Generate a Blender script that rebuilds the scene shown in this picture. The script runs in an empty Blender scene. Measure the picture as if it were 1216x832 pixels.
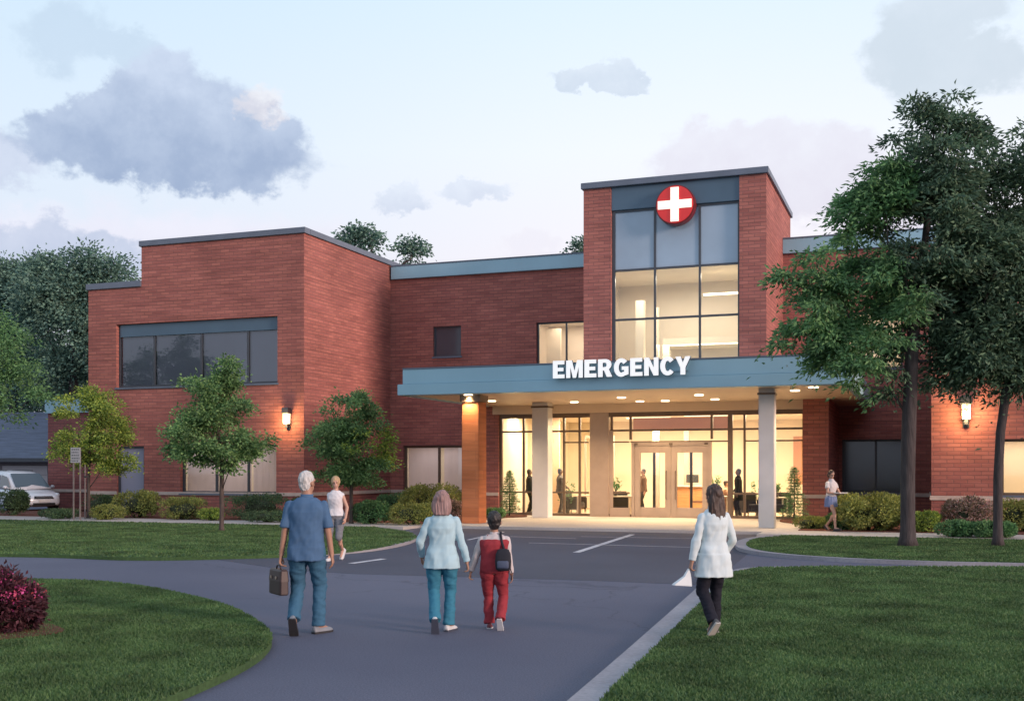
import bpy, bmesh, math, random
import numpy as np
from mathutils import Vector, Matrix, noise as mnoise
R = math.radians
rng = np.random.default_rng(7)
random.seed(7)
scene = bpy.context.scene
COL = scene.collection
A = R(20.4); SA, CA = math.sin(A), math.cos(A)
CAMH, F, CX, HY = 1.82, 1323.0, 608.0, 557.0

# ---------------------------------------------------------------- helpers
def gp(px, py, z=0.0):
    """sight line -> point on the level plane z (world X along the facade, Y into the building)"""
    u = (px - CX) / F
    d = F * (CAMH - z) / (py - HY)
    return Vector((d * (u * CA - SA), d * (u * SA + CA), z))
def dep(px, Y):
    u = (px - CX) / F
    return Y / (u * SA + CA)
def xa(px, Y):
    u = (px - CX) / F
    return dep(px, Y) * (u * CA - SA)
def za(px, py, Y):
    return CAMH + (HY - py) * dep(px, Y) / F
def pxy(px, depth):
    u = (px - CX) / F
    return Vector((depth * (u * CA - SA), depth * (u * SA + CA), 0))

def link(o, parent=None):
    COL.objects.link(o)
    if parent is not None:
        o.parent = parent
    return o
def tag(o, label=None, cat=None, group=None, kind=None):
    if label: o['label'] = label
    if cat: o['category'] = cat
    if group: o['group'] = group
    if kind: o['kind'] = kind
    return o
def thing(name, label, cat, loc=(0, 0, 0), rz=0.0, group=None, parent=None):
    o = bpy.data.objects.new(name, None)
    o.empty_display_size = 0.2
    o.location = loc; o.rotation_euler = (0, 0, rz)
    link(o, parent)
    return tag(o, label, cat, group)
def copy_tree(o, parent=None):
    c = o.copy(); COL.objects.link(c)
    c.parent = parent
    for ch in list(o.children):
        copy_tree(ch, c)
    return c

class MB:
    def __init__(s): s.v = []; s.f = []
    def add(s, vs, fs):
        n = len(s.v); s.v += [tuple(p) for p in vs]; s.f += [tuple(i + n for i in f) for f in fs]; return s
    def quad(s, a, b, c, d): return s.add([a, b, c, d], [(0, 1, 2, 3)])
    def box(s, x0, y0, z0, x1, y1, z1):
        return s.add([(x0,y0,z0),(x1,y0,z0),(x1,y1,z0),(x0,y1,z0),(x0,y0,z1),(x1,y0,z1),(x1,y1,z1),(x0,y1,z1)],
                     [(3,2,1,0),(4,5,6,7),(0,1,5,4),(1,2,6,5),(2,3,7,6),(3,0,4,7)])
    def prism(s, poly, z0, z1, bottom=False):
        n = len(poly)
        vs = [(p[0], p[1], z0) for p in poly] + [(p[0], p[1], z1) for p in poly]
        fs = [tuple(range(n, 2*n))] + [(i, (i+1) % n, n + (i+1) % n, n + i) for i in range(n)]
        if bottom: fs.append(tuple(reversed(range(n))))
        return s.add(vs, fs)
    def loft(s, rings, cap0=True, cap1=True):
        n = len(rings[0]); vs = [p for r in rings for p in r]; fs = []
        for k in range(len(rings) - 1):
            for i in range(n):
                j = (i + 1) % n
                fs.append((k*n + i, k*n + j, (k+1)*n + j, (k+1)*n + i))
        if cap0: fs.append(tuple(reversed(range(n))))
        if cap1: fs.append(tuple((len(rings)-1)*n + i for i in range(n)))
        return s.add(vs, fs)
    def tube(s, pts, rad, n=8, cap=True):
        pts = [Vector(p) for p in pts]
        rad = rad if isinstance(rad, (list, tuple)) else [rad] * len(pts)
        rings = []; ref = None
        for i, p in enumerate(pts):
            t = (pts[min(i+1, len(pts)-1)] - pts[max(i-1, 0)])
            if t.length < 1e-9: t = Vector((0, 0, 1))
            t.normalize()
            if ref is None:
                ref = Vector((1, 0, 0)) if abs(t.x) < .8 else Vector((0, 1, 0))
            a = (ref - t * ref.dot(t)); a.normalize(); b = t.cross(a); ref = a
            rings.append([p + (a * math.cos(2*math.pi*k/n) + b * math.sin(2*math.pi*k/n)) * rad[i] for k in range(n)])
        return s.loft(rings, cap, cap)
    def cyl(s, x, y, z0, z1, r0, r1=None, n=24):
        r1 = r0 if r1 is None else r1
        return s.tube([(x, y, z0), (x, y, z1)], [r0, r1], n)
    def ell(s, c, r, nu=16, nv=10, M=None):
        c = Vector(c); vs = []; fs = []
        for j in range(1, nv):
            th = math.pi * j / nv
            for i in range(nu):
                ph = 2 * math.pi * i / nu
                p = Vector((r[0]*math.sin(th)*math.cos(ph), r[1]*math.sin(th)*math.sin(ph), r[2]*math.cos(th)))
                vs.append(c + (M @ p if M else p))
        t = Vector((0, 0, r[2])); b = Vector((0, 0, -r[2]))
        vs.append(c + (M @ t if M else t)); vs.append(c + (M @ b if M else b))
        T = len(vs) - 2; B = T + 1
        for j in range(nv - 2):
            for i in range(nu):
                k = (i + 1) % nu
                fs.append((j*nu + i, (j+1)*nu + i, (j+1)*nu + k, j*nu + k))
        for i in range(nu):
            k = (i + 1) % nu
            fs.append((T, i, k)); fs.append((B, (nv-2)*nu + k, (nv-2)*nu + i))
        return s.add(vs, fs)
    def cap(s, p0, p1, r0, r1, n=14, flat1=False, flat0=False, sq=None):
        """tapered capsule; sq=(axis, factor) flattens its section along an axis"""
        p0 = Vector(p0); p1 = Vector(p1); t = (p1 - p0); L = t.length; t.normalize()
        ref = Vector((0, 1, 0)) if abs(t.y) < .85 else Vector((1, 0, 0))
        if sq: ref = Vector(sq[0])
        a = ref - t * ref.dot(t); a.normalize(); b = t.cross(a)
        fa = sq[1] if sq else 1.0
        prof = []
        if flat0: prof += [(0, r0)]
        else: prof += [(-r0 * math.cos(q), r0 * math.sin(q)) for q in (R(8), R(35), R(62))] + [(0, r0)]
        for k in range(1, 6): prof.append((L * k / 6, r0 + (r1 - r0) * k / 6))
        if flat1: prof += [(L, r1)]
        else: prof += [(L, r1)] + [(L + r1 * math.cos(q), r1 * math.sin(q)) for q in (R(62), R(35), R(8))]
        rings = [[p0 + t * h + (a * math.cos(2*math.pi*k/n) * fa + b * math.sin(2*math.pi*k/n)) * r for k in range(n)] for h, r in prof]
        return s.loft(rings)
    def build(s, name, mat, parent=None, smooth=False, origin=None, bevel=0, kind=None):
        me = bpy.data.meshes.new(name)
        v = s.v
        if origin is not None:
            o = Vector(origin); v = [(p[0]-o.x, p[1]-o.y, p[2]-o.z) for p in v]
        me.from_pydata(v, [], s.f); me.update()
        bm = bmesh.new(); bm.from_mesh(me)
        bmesh.ops.recalc_face_normals(bm, faces=bm.faces)
        if bevel:
            bmesh.ops.remove_doubles(bm, verts=bm.verts, dist=1e-5)
            es = [e for e in bm.edges if len(e.link_faces) == 2 and e.calc_face_angle(0) > .6]
            bmesh.ops.bevel(bm, geom=es, offset=bevel, segments=2, affect='EDGES', clamp_overlap=True)
        bm.to_mesh(me); bm.free()
        if smooth:
            me.polygons.foreach_set('use_smooth', [True] * len(me.polygons))
        me.materials.append(mat)
        o = link(bpy.data.objects.new(name, me), parent)
        if kind: o['kind'] = kind
        return o

def np_mesh(name, co, faces, mat, parent=None, kind=None, smooth=False):
    """co (n,3) float, faces (m,k) int"""
    me = bpy.data.meshes.new(name)
    m, k = faces.shape
    me.vertices.add(len(co)); me.vertices.foreach_set('co', co.astype(np.float32).ravel())
    me.loops.add(m * k); me.loops.foreach_set('vertex_index', faces.astype(np.int32).ravel())
    me.polygons.add(m); me.polygons.foreach_set('loop_start', np.arange(0, m*k, k, dtype=np.int32))
    me.polygons.foreach_set('loop_total', np.full(m, k, dtype=np.int32))
    me.update(calc_edges=True); me.validate()
    if smooth: me.polygons.foreach_set('use_smooth', [True] * m)
    me.materials.append(mat)
    o = link(bpy.data.objects.new(name, me), parent)
    if kind: o['kind'] = kind
    return o

# ---------------------------------------------------------------- materials
def N(nt, typ, **kw):
    n = nt.nodes.new(typ)
    for k, v in kw.items(): setattr(n, k, v)
    return n
def mat_base(name):
    m = bpy.data.materials.new(name); m.use_nodes = True
    nt = m.node_tree
    return m, nt, nt.nodes['Principled BSDF']
def plain(name, c, rough=.6, var=.12, scale=3.0, bump=0.0, bscale=40.0, metal=0.0, emit=None, estr=0.0, spec=.5, stretch=(1,1,1)):
    m, nt, b = mat_base(name)
    b.inputs['Roughness'].default_value = rough; b.inputs['Metallic'].default_value = metal
    b.inputs['Specular IOR Level'].default_value = spec
    tc = N(nt, 'ShaderNodeTexCoord')
    mp = N(nt, 'ShaderNodeMapping'); mp.inputs['Scale'].default_value = stretch
    nt.links.new(tc.outputs['Object'], mp.inputs['Vector'])
    nz = N(nt, 'ShaderNodeTexNoise'); nz.inputs['Scale'].default_value = scale; nz.inputs['Detail'].default_value = 5
    nt.links.new(mp.outputs[0], nz.inputs['Vector'])
    rp = N(nt, 'ShaderNodeMapRange'); rp.inputs[1].default_value = .3; rp.inputs[2].default_value = .7
    rp.inputs[3].default_value = 1 - var; rp.inputs[4].default_value = 1 + var
    nt.links.new(nz.outputs['Fac'], rp.inputs[0])
    mx = N(nt, 'ShaderNodeVectorMath', operation='SCALE'); mx.inputs[0].default_value = c[:3]
    nt.links.new(rp.outputs[0], mx.inputs['Scale']); nt.links.new(mx.outputs[0], b.inputs['Base Color'])
    if bump:
        n2 = N(nt, 'ShaderNodeTexNoise'); n2.inputs['Scale'].default_value = bscale; n2.inputs['Detail'].default_value = 4
        nt.links.new(mp.outputs[0], n2.inputs['Vector'])
        bp = N(nt, 'ShaderNodeBump'); bp.inputs['Strength'].default_value = bump; bp.inputs['Distance'].default_value = .02
        nt.links.new(n2.outputs['Fac'], bp.inputs['Height']); nt.links.new(bp.outputs[0], b.inputs['Normal'])
    if emit:
        b.inputs['Emission Color'].default_value = (*emit, 1); b.inputs['Emission Strength'].default_value = estr
    return m

def brick(name, c1, c2, mortar, bw=.40, bh=.125, ms=.016, streak=.24):
    m, nt, b = mat_base(name)
    L = nt.links.new
    ge = N(nt, 'ShaderNodeNewGeometry')
    sp = N(nt, 'ShaderNodeSeparateXYZ'); L(ge.outputs['Position'], sp.inputs[0])
    sn = N(nt, 'ShaderNodeSeparateXYZ'); L(ge.outputs['True Normal'], sn.inputs[0])
    ab = N(nt, 'ShaderNodeMath', operation='ABSOLUTE'); L(sn.outputs['X'], ab.inputs[0])
    gt = N(nt, 'ShaderNodeMath', operation='GREATER_THAN'); L(ab.outputs[0], gt.inputs[0]); gt.inputs[1].default_value = .7
    mix = N(nt, 'ShaderNodeMix', data_type='FLOAT'); L(gt.outputs[0], mix.inputs[0]); L(sp.outputs['X'], mix.inputs[2]); L(sp.outputs['Y'], mix.inputs[3])
    cb = N(nt, 'ShaderNodeCombineXYZ'); L(mix.outputs[0], cb.inputs['X']); L(sp.outputs['Z'], cb.inputs['Y'])
    br = N(nt, 'ShaderNodeTexBrick'); L(cb.outputs[0], br.inputs['Vector'])
    br.inputs['Color1'].default_value = (*c1, 1); br.inputs['Color2'].default_value = (*c2, 1); br.inputs['Mortar'].default_value = (*mortar, 1)
    br.inputs['Scale'].default_value = 1; br.inputs['Brick Width'].default_value = bw; br.inputs['Row Height'].default_value = bh
    br.inputs['Mortar Size'].default_value = ms; br.inputs['Mortar Smooth'].default_value = .3; br.inputs['Bias'].default_value = -.1
    mp = N(nt, 'ShaderNodeMapping'); mp.inputs['Scale'].default_value = (.5, 7.0, 1); L(cb.outputs[0], mp.inputs['Vector'])
    nz = N(nt, 'ShaderNodeTexNoise'); nz.inputs['Scale'].default_value = 1.2; nz.inputs['Detail'].default_value = 4; L(mp.outputs[0], nz.inputs['Vector'])
    nb = N(nt, 'ShaderNodeTexNoise'); nb.inputs['Scale'].default_value = .35; nb.inputs['Detail'].default_value = 6; L(cb.outputs[0], nb.inputs['Vector'])
    r1 = N(nt, 'ShaderNodeMapRange'); L(nz.outputs['Fac'], r1.inputs[0]); r1.inputs[1].default_value=.3; r1.inputs[2].default_value=.65; r1.inputs[3].default_value=1-streak; r1.inputs[4].default_value=1.1
    r2 = N(nt, 'ShaderNodeMapRange'); L(nb.outputs['Fac'], r2.inputs[0]); r2.inputs[1].default_value=.3; r2.inputs[2].default_value=.7; r2.inputs[3].default_value=.82; r2.inputs[4].default_value=1.15
    mu = N(nt, 'ShaderNodeMath', operation='MULTIPLY'); L(r1.outputs[0], mu.inputs[0]); L(r2.outputs[0], mu.inputs[1])
    vs = N(nt, 'ShaderNodeVectorMath', operation='SCALE'); L(br.outputs['Color'], vs.inputs[0]); L(mu.outputs[0], vs.inputs['Scale'])
    L(vs.outputs[0], b.inputs['Base Color'])
    b.inputs['Roughness'].default_value = .85; b.inputs['Specular IOR Level'].default_value = .25
    bp = N(nt, 'ShaderNodeBump', invert=True); bp.inputs['Strength'].default_value = .6; bp.inputs['Distance'].default_value = .01
    L(br.outputs['Fac'], bp.inputs['Height']); L(bp.outputs[0], b.inputs['Normal'])
    return m

def glass(name, tint=(.95, .97, .97), refl=1.0, base=.05):
    m = bpy.data.materials.new(name); m.use_nodes = True; nt = m.node_tree; nt.nodes.clear(); L = nt.links.new
    out = N(nt, 'ShaderNodeOutputMaterial'); mx = N(nt, 'ShaderNodeMixShader')
    tr = N(nt, 'ShaderNodeBsdfTransparent'); tr.inputs['Color'].default_value = (*tint, 1)
    gl = N(nt, 'ShaderNodeBsdfGlossy'); gl.inputs['Roughness'].default_value = .03
    fr = N(nt, 'ShaderNodeFresnel'); fr.inputs['IOR'].default_value = 1.5
    mr = N(nt, 'ShaderNodeMapRange'); L(fr.outputs[0], mr.inputs[0]); mr.inputs[3].default_value = base; mr.inputs[4].default_value = refl
    L(mr.outputs[0], mx.inputs[0]); L(tr.outputs[0], mx.inputs[1]); L(gl.outputs[0], mx.inputs[2]); L(mx.outputs[0], out.inputs[0])
    return m

def leafmat(name, cols, transl=.35, rough=.55):
    """random hue for every leaf island"""
    m = bpy.data.materials.new(name); m.use_nodes = True; nt = m.node_tree; L = nt.links.new
    b = nt.nodes['Principled BSDF']; out = nt.nodes['Material Output']
    ge = N(nt, 'ShaderNodeNewGeometry')
    rp = N(nt, 'ShaderNodeValToRGB'); el = rp.color_ramp.elements
    for i, c in enumerate(cols):
        p = i / max(1, len(cols) - 1)
        e = el[i] if i < 2 else el.new(p)
        e.position = p; e.color = (*c, 1)
    L(ge.outputs['Random Per Island'], rp.inputs[0])
    tc = N(nt, 'ShaderNodeTexCoord'); nz = N(nt, 'ShaderNodeTexNoise'); nz.inputs['Scale'].default_value = 1.3; nz.inputs['Detail'].default_value = 3
    L(tc.outputs['Object'], nz.inputs['Vector'])
    mr = N(nt, 'ShaderNodeMapRange'); L(nz.outputs['Fac'], mr.inputs[0]); mr.inputs[1].default_value=.3; mr.inputs[2].default_value=.7; mr.inputs[3].default_value=.6; mr.inputs[4].default_value=1.4
    vs = N(nt, 'ShaderNodeVectorMath', operation='SCALE'); L(rp.outputs[0], vs.inputs[0]); L(mr.outputs[0], vs.inputs['Scale'])
    L(vs.outputs[0], b.inputs['Base Color']); b.inputs['Roughness'].default_value = rough; b.inputs['Specular IOR Level'].default_value = .3
    tl = N(nt, 'ShaderNodeBsdfTranslucent'); L(vs.outputs[0], tl.inputs['Color'])
    mx = N(nt, 'ShaderNodeMixShader'); mx.inputs[0].default_value = transl
    L(b.outputs[0], mx.inputs[1]); L(tl.outputs[0], mx.inputs[2]); L(mx.outputs[0], out.inputs[0])
    return m

def ground_mat(name, c1, c2, s1=.25, s2=30.0, rough=.9, bump=.3, fine=.25, cracks=0.0, tint=None):
    m, nt, b = mat_base(name); L = nt.links.new
    tc = N(nt, 'ShaderNodeTexCoord')
    n1 = N(nt, 'ShaderNodeTexNoise'); n1.inputs['Scale'].default_value = s1; n1.inputs['Detail'].default_value = 6; L(tc.outputs['Object'], n1.inputs['Vector'])
    n2 = N(nt, 'ShaderNodeTexNoise'); n2.inputs['Scale'].default_value = s2; n2.inputs['Detail'].default_value = 5; L(tc.outputs['Object'], n2.inputs['Vector'])
    r1 = N(nt, 'ShaderNodeMapRange'); L(n1.outputs['Fac'], r1.inputs[0]); r1.inputs[1].default_value=.35; r1.inputs[2].default_value=.65
    mx = N(nt, 'ShaderNodeMix', data_type='RGBA'); L(r1.outputs[0], mx.inputs[0]); mx.inputs[6].default_value = (*c1, 1); mx.inputs[7].default_value = (*c2, 1)
    r2 = N(nt, 'ShaderNodeMapRange'); L(n2.outputs['Fac'], r2.inputs[0]); r2.inputs[1].default_value=.3; r2.inputs[2].default_value=.7; r2.inputs[3].default_value=1-fine; r2.inputs[4].default_value=1+fine
    vs = N(nt, 'ShaderNodeVectorMath', operation='SCALE'); L(mx.outputs[2], vs.inputs[0]); L(r2.outputs[0], vs.inputs['Scale'])
    col = vs.outputs[0]
    if cracks:
        vo = N(nt, 'ShaderNodeTexVoronoi', feature='DISTANCE_TO_EDGE'); vo.inputs['Scale'].default_value = cracks
        wn = N(nt, 'ShaderNodeTexNoise'); wn.inputs['Scale'].default_value = 1.2; wn.inputs['Detail'].default_value = 6; L(tc.outputs['Object'], wn.inputs['Vector'])
        va = N(nt, 'ShaderNodeVectorMath', operation='MULTIPLY_ADD'); L(wn.outputs['Color'], va.inputs[0]); va.inputs[1].default_value = (1.5,1.5,0); L(tc.outputs['Object'], va.inputs[2])
        L(va.outputs[0], vo.inputs['Vector'])
        rr = N(nt, 'ShaderNodeMapRange'); L(vo.outputs['Distance'], rr.inputs[0]); rr.inputs[1].default_value=.0; rr.inputs[2].default_value=.003; rr.inputs[3].default_value=.72; rr.inputs[4].default_value=1
        v2 = N(nt, 'ShaderNodeVectorMath', operation='SCALE'); L(col, v2.inputs[0]); L(rr.outputs[0], v2.inputs['Scale']); col = v2.outputs[0]
    L(col, b.inputs['Base Color']); b.inputs['Roughness'].default_value = rough; b.inputs['Specular IOR Level'].default_value = .3
    bp = N(nt, 'ShaderNodeBump'); bp.inputs['Strength'].default_value = bump; bp.inputs['Distance'].default_value = .01
    n3 = N(nt, 'ShaderNodeTexNoise'); n3.inputs['Scale'].default_value = 120; n3.inputs['Detail'].default_value = 3; L(tc.outputs['Object'], n3.inputs['Vector'])
    L(n3.outputs['Fac'], bp.inputs['Height']); L(bp.outputs[0], b.inputs['Normal'])
    return m

M = {}
M['brick'] = brick('red_brick', (.335, .122, .104), (.430, .164, .130), (.255, .112, .100))
M['brick_dark'] = brick('dark_brick', (.28, .10, .095), (.34, .13, .115), (.20, .09, .09))
M['brick_downlit'] = brick('downlit_orange_brick', (.50, .17, .07), (.58, .21, .09), (.45, .16, .08), bw=.9, bh=.3, ms=.008, streak=.15)  # downlight's orange glow is put into this column's brick colour
M['stone'] = plain('pale_stone', (.50, .42, .37), .8, .1, 4, .2)
M['coping'] = plain('slate_coping', (.12, .15, .20), .45, .1, 2)
M['steelblue'] = plain('blue_panel', (.28, .48, .58), .34, .07, .6, stretch=(1, 1, .3))
M['spandrel'] = plain('dark_blue_panel', (.06, .115, .17), .3, .08, 1)
M['backpanel'] = plain('grey_blue_panel', (.34, .44, .55), .4, .1, .5)
M['bronze'] = plain('bronze_frame', (.15, .105, .075), .4, .1, 4, metal=.3)
M['alu'] = plain('greige_aluminium', (.40, .31, .25), .35, .06, 3, metal=.2)
M['darkframe'] = plain('dark_frame', (.05, .06, .075), .4, .1, 4)
M['white_col'] = plain('white_column_paint', (.62, .61, .60), .45, .05, 2, .05, 60)
M['soffit'] = plain('cream_soffit', (.66, .53, .40), .5, .04, 1)
M['cream'] = plain('cream_plaster', (.78, .70, .55), .8, .04, 1)
M['cream_pale'] = plain('pale_plaster', (.78, .70, .58), .8, .04, 1)
M['terracotta'] = plain('terracotta_beam', (.52, .26, .15), .7, .05, 1)
M['tile'] = plain('floor_tile', (.42, .31, .22), .25, .1, 2)
M['roofing'] = plain('grey_roofing', (.16, .16, .17), .9, .15, .5)
M['glass'] = glass('window_glass')
M['glass_up'] = glass('tower_glass', (.86, .93, .97), 1.0, .07)
M['darkpane'] = plain('dark_glass', (.05, .065, .085), .12, .15, .7, spec=.6)
M['blind'] = plain('grey_blind', (.30, .31, .40), .6, .12, .4, spec=.3)
def sheer(name, c):
    m = bpy.data.materials.new(name); m.use_nodes = True; nt = m.node_tree; L = nt.links.new; b = nt.nodes['Principled BSDF']
    tc = N(nt, 'ShaderNodeTexCoord'); mp = N(nt, 'ShaderNodeMapping'); mp.inputs['Scale'].default_value = (2.2, 2.2, .5); L(tc.outputs['Object'], mp.inputs['Vector'])
    nz = N(nt, 'ShaderNodeTexNoise'); nz.inputs['Scale'].default_value = .8; nz.inputs['Detail'].default_value = 4; L(mp.outputs[0], nz.inputs['Vector'])
    r_ = N(nt, 'ShaderNodeMapRange'); L(nz.outputs['Fac'], r_.inputs[0]); r_.inputs[1].default_value=.3; r_.inputs[2].default_value=.7; r_.inputs[3].default_value=.93; r_.inputs[4].default_value=1.05
    v = N(nt, 'ShaderNodeVectorMath', operation='SCALE'); v.inputs[0].default_value = c; L(r_.outputs[0], v.inputs['Scale'])
    t = N(nt, 'ShaderNodeBsdfTranslucent'); L(v.outputs[0], t.inputs['Color']); L(v.outputs[0], b.inputs['Base Color']); b.inputs['Roughness'].default_value = .95
    x = N(nt, 'ShaderNodeMixShader'); x.inputs[0].default_value = .6; L(b.outputs[0], x.inputs[1]); L(t.outputs[0], x.inputs[2]); L(x.outputs[0], nt.nodes['Material Output'].inputs[0])
    return m
M['curtain'] = sheer('sheer_curtain', (.68, .62, .68))
M['spandrel_glass'] = plain('spandrel_glass', (.30, .40, .50), .12, .12, .5, spec=.7)  # even grey-blue base colour stands for sky reflected in the upper panes
M['lamp_metal'] = plain('lamp_metal', (.06, .07, .09), .4, .1, 5, metal=.6)
def emis(name, c, s):
    m, nt, b = mat_base(name)
    b.inputs['Base Color'].default_value = (*c, 1); b.inputs['Emission Color'].default_value = (*c, 1); b.inputs['Emission Strength'].default_value = s
    return m
M['lamp_on'] = emis('lit_lamp_glass', (1, .78, .45), 3.0)
M['down_on'] = emis('lit_downlight', (1, .86, .6), 5.0)
M['strip_on'] = emis('lit_strip', (1, .85, .6), 2.2)
M['letter'] = plain('white_letter', (.88, .88, .88), .35, .02, 2, emit=(1, .98, .96), estr=.55)
M['letter_side'] = plain('letter_shadow_side', (.10, .13, .17), .4, .05, 3)  # dark side faces stand for the shadow around the letters
M['red'] = plain('red_enamel', (.50, .022, .022), .35, .12, 2, emit=(.7, .03, .03), estr=.25)
M['cross'] = plain('white_cross', (.9, .85, .75), .4, .03, 3, emit=(1, .9, .72), estr=.75)
M['asphalt'] = ground_mat('asphalt', (.080, .088, .130), (.116, .124, .172), .16, 60, .8, .6, .28, cracks=.09)
M['asphalt_dark'] = ground_mat('dark_asphalt', (.060, .065, .092), (.076, .081, .112), .3, 45, .8, .5, .22)
M['concrete'] = ground_mat('sidewalk_concrete', (.40, .37, .35), (.47, .44, .42), .4, 18, .85, .2, .08)
M['kerb'] = ground_mat('kerb_concrete', (.24, .24, .27), (.30, .30, .33), .8, 25, .85, .3, .12)
M['paint'] = ground_mat('white_road_paint', (.42, .42, .46), (.60, .60, .62), 2.5, 30, .7, .2, .2)
M['soil'] = ground_mat('lawn_soil', (.038, .080, .030), (.056, .108, .040), .5, 25, 1, .6, .3)
M['ground'] = ground_mat('far_ground', (.05, .065, .035), (.08, .085, .05), .05, 8, 1, .4, .2)
M['mulch'] = ground_mat('red_mulch', (.10, .038, .026), (.15, .055, .036), 2, 22, 1, 1.0, .5)
M['bark'] = plain('grey_bark', (.072, .056, .05), .95, .35, 6, .9, 12, stretch=(3, 3, .5))
M['bark_dark'] = plain('dark_bark', (.055, .046, .047), .95, .35, 6, .9, 9, stretch=(3, 3, .5))
M['leaf_green'] = leafmat('green_leaf', [(0.075, 0.148, 0.068), (0.141, 0.270, 0.105), (0.233, 0.383, 0.141), (0.108, 0.209, 0.092)])
M['leaf_yellow'] = leafmat('yellowgreen_leaf', [(0.109, 0.186, 0.054), (0.233, 0.342, 0.070), (0.404, 0.497, 0.093), (0.139, 0.233, 0.070)])
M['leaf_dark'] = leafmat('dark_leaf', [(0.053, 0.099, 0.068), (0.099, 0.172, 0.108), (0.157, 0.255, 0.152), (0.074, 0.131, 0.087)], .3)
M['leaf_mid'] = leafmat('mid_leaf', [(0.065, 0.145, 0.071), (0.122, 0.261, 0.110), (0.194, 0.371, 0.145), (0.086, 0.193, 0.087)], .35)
M['leaf_far'] = leafmat('hazy_far_leaf', [(0.076, 0.150, 0.128), (0.114, 0.211, 0.167), (0.168, 0.288, 0.213), (0.091, 0.173, 0.140)], .2)  # distance haze is mixed into this leaf colour
M['leaf_olive'] = leafmat('olive_leaf', [(0.129, 0.172, 0.061), (0.245, 0.287, 0.084), (0.374, 0.402, 0.108), (0.159, 0.216, 0.071)])
M['leaf_hedge'] = leafmat('hedge_leaf', [(0.061, 0.115, 0.065), (0.101, 0.169, 0.081), (0.149, 0.230, 0.101)])
M['leaf_pink'] = leafmat('pink_blossom', [(0.632, 0.368, 0.368), (0.115, 0.138, 0.063), (0.713, 0.506, 0.460), (0.161, 0.161, 0.069), (0.483, 0.276, 0.276)])
M['leaf_plum'] = leafmat('plum_leaf', [(.07, .026, .042), (.13, .042, .058), (.05, .028, .034), (.10, .04, .055)])
M['petal'] = leafmat('magenta_petal', [(.55, .06, .24), (.65, .12, .34), (.60, .10, .12)], .3)
M['grass'] = leafmat('grass_blade', [(0.058, 0.121, 0.043), (0.076, 0.148, 0.051), (0.096, 0.173, 0.062), (0.089, 0.144, 0.057)], .3)
# ---------------------------------------------------------------- camera, sun, sky
cam = bpy.data.cameras.new('camera'); co = link(bpy.data.objects.new('camera', cam))
cam.sensor_fit = 'HORIZONTAL'; cam.sensor_width = 36; cam.lens = 36 * F / 1216
cam.shift_y = (HY - 416) / 1216; cam.clip_start = .1; cam.clip_end = 3000
co.location = (0, 0, CAMH); co.rotation_euler = (R(90), 0, A)
scene.camera = co
scene.view_settings.view_transform = 'Standard'; scene.view_settings.look = 'None'; scene.view_settings.exposure = 0
scene.cycles.use_denoising = True
scene.cycles.max_bounces = 8; scene.cycles.transparent_max_bounces = 16; scene.cycles.sample_clamp_indirect = 4
scene.cycles.caustics_reflective = False; scene.cycles.caustics_refractive = False

SUN_EL = R(11); sdir = Vector((1, -.30, 0)).normalized()
sdir = Vector((sdir.x * math.cos(SUN_EL), sdir.y * math.cos(SUN_EL), math.sin(SUN_EL)))
sun = bpy.data.lights.new('sun', 'SUN'); sun.energy = 3.2; sun.angle = R(12); sun.color = (1, .70, .58)
so = link(bpy.data.objects.new('sun', sun)); so.rotation_euler = sdir.to_track_quat('Z', 'Y').to_euler()

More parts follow.
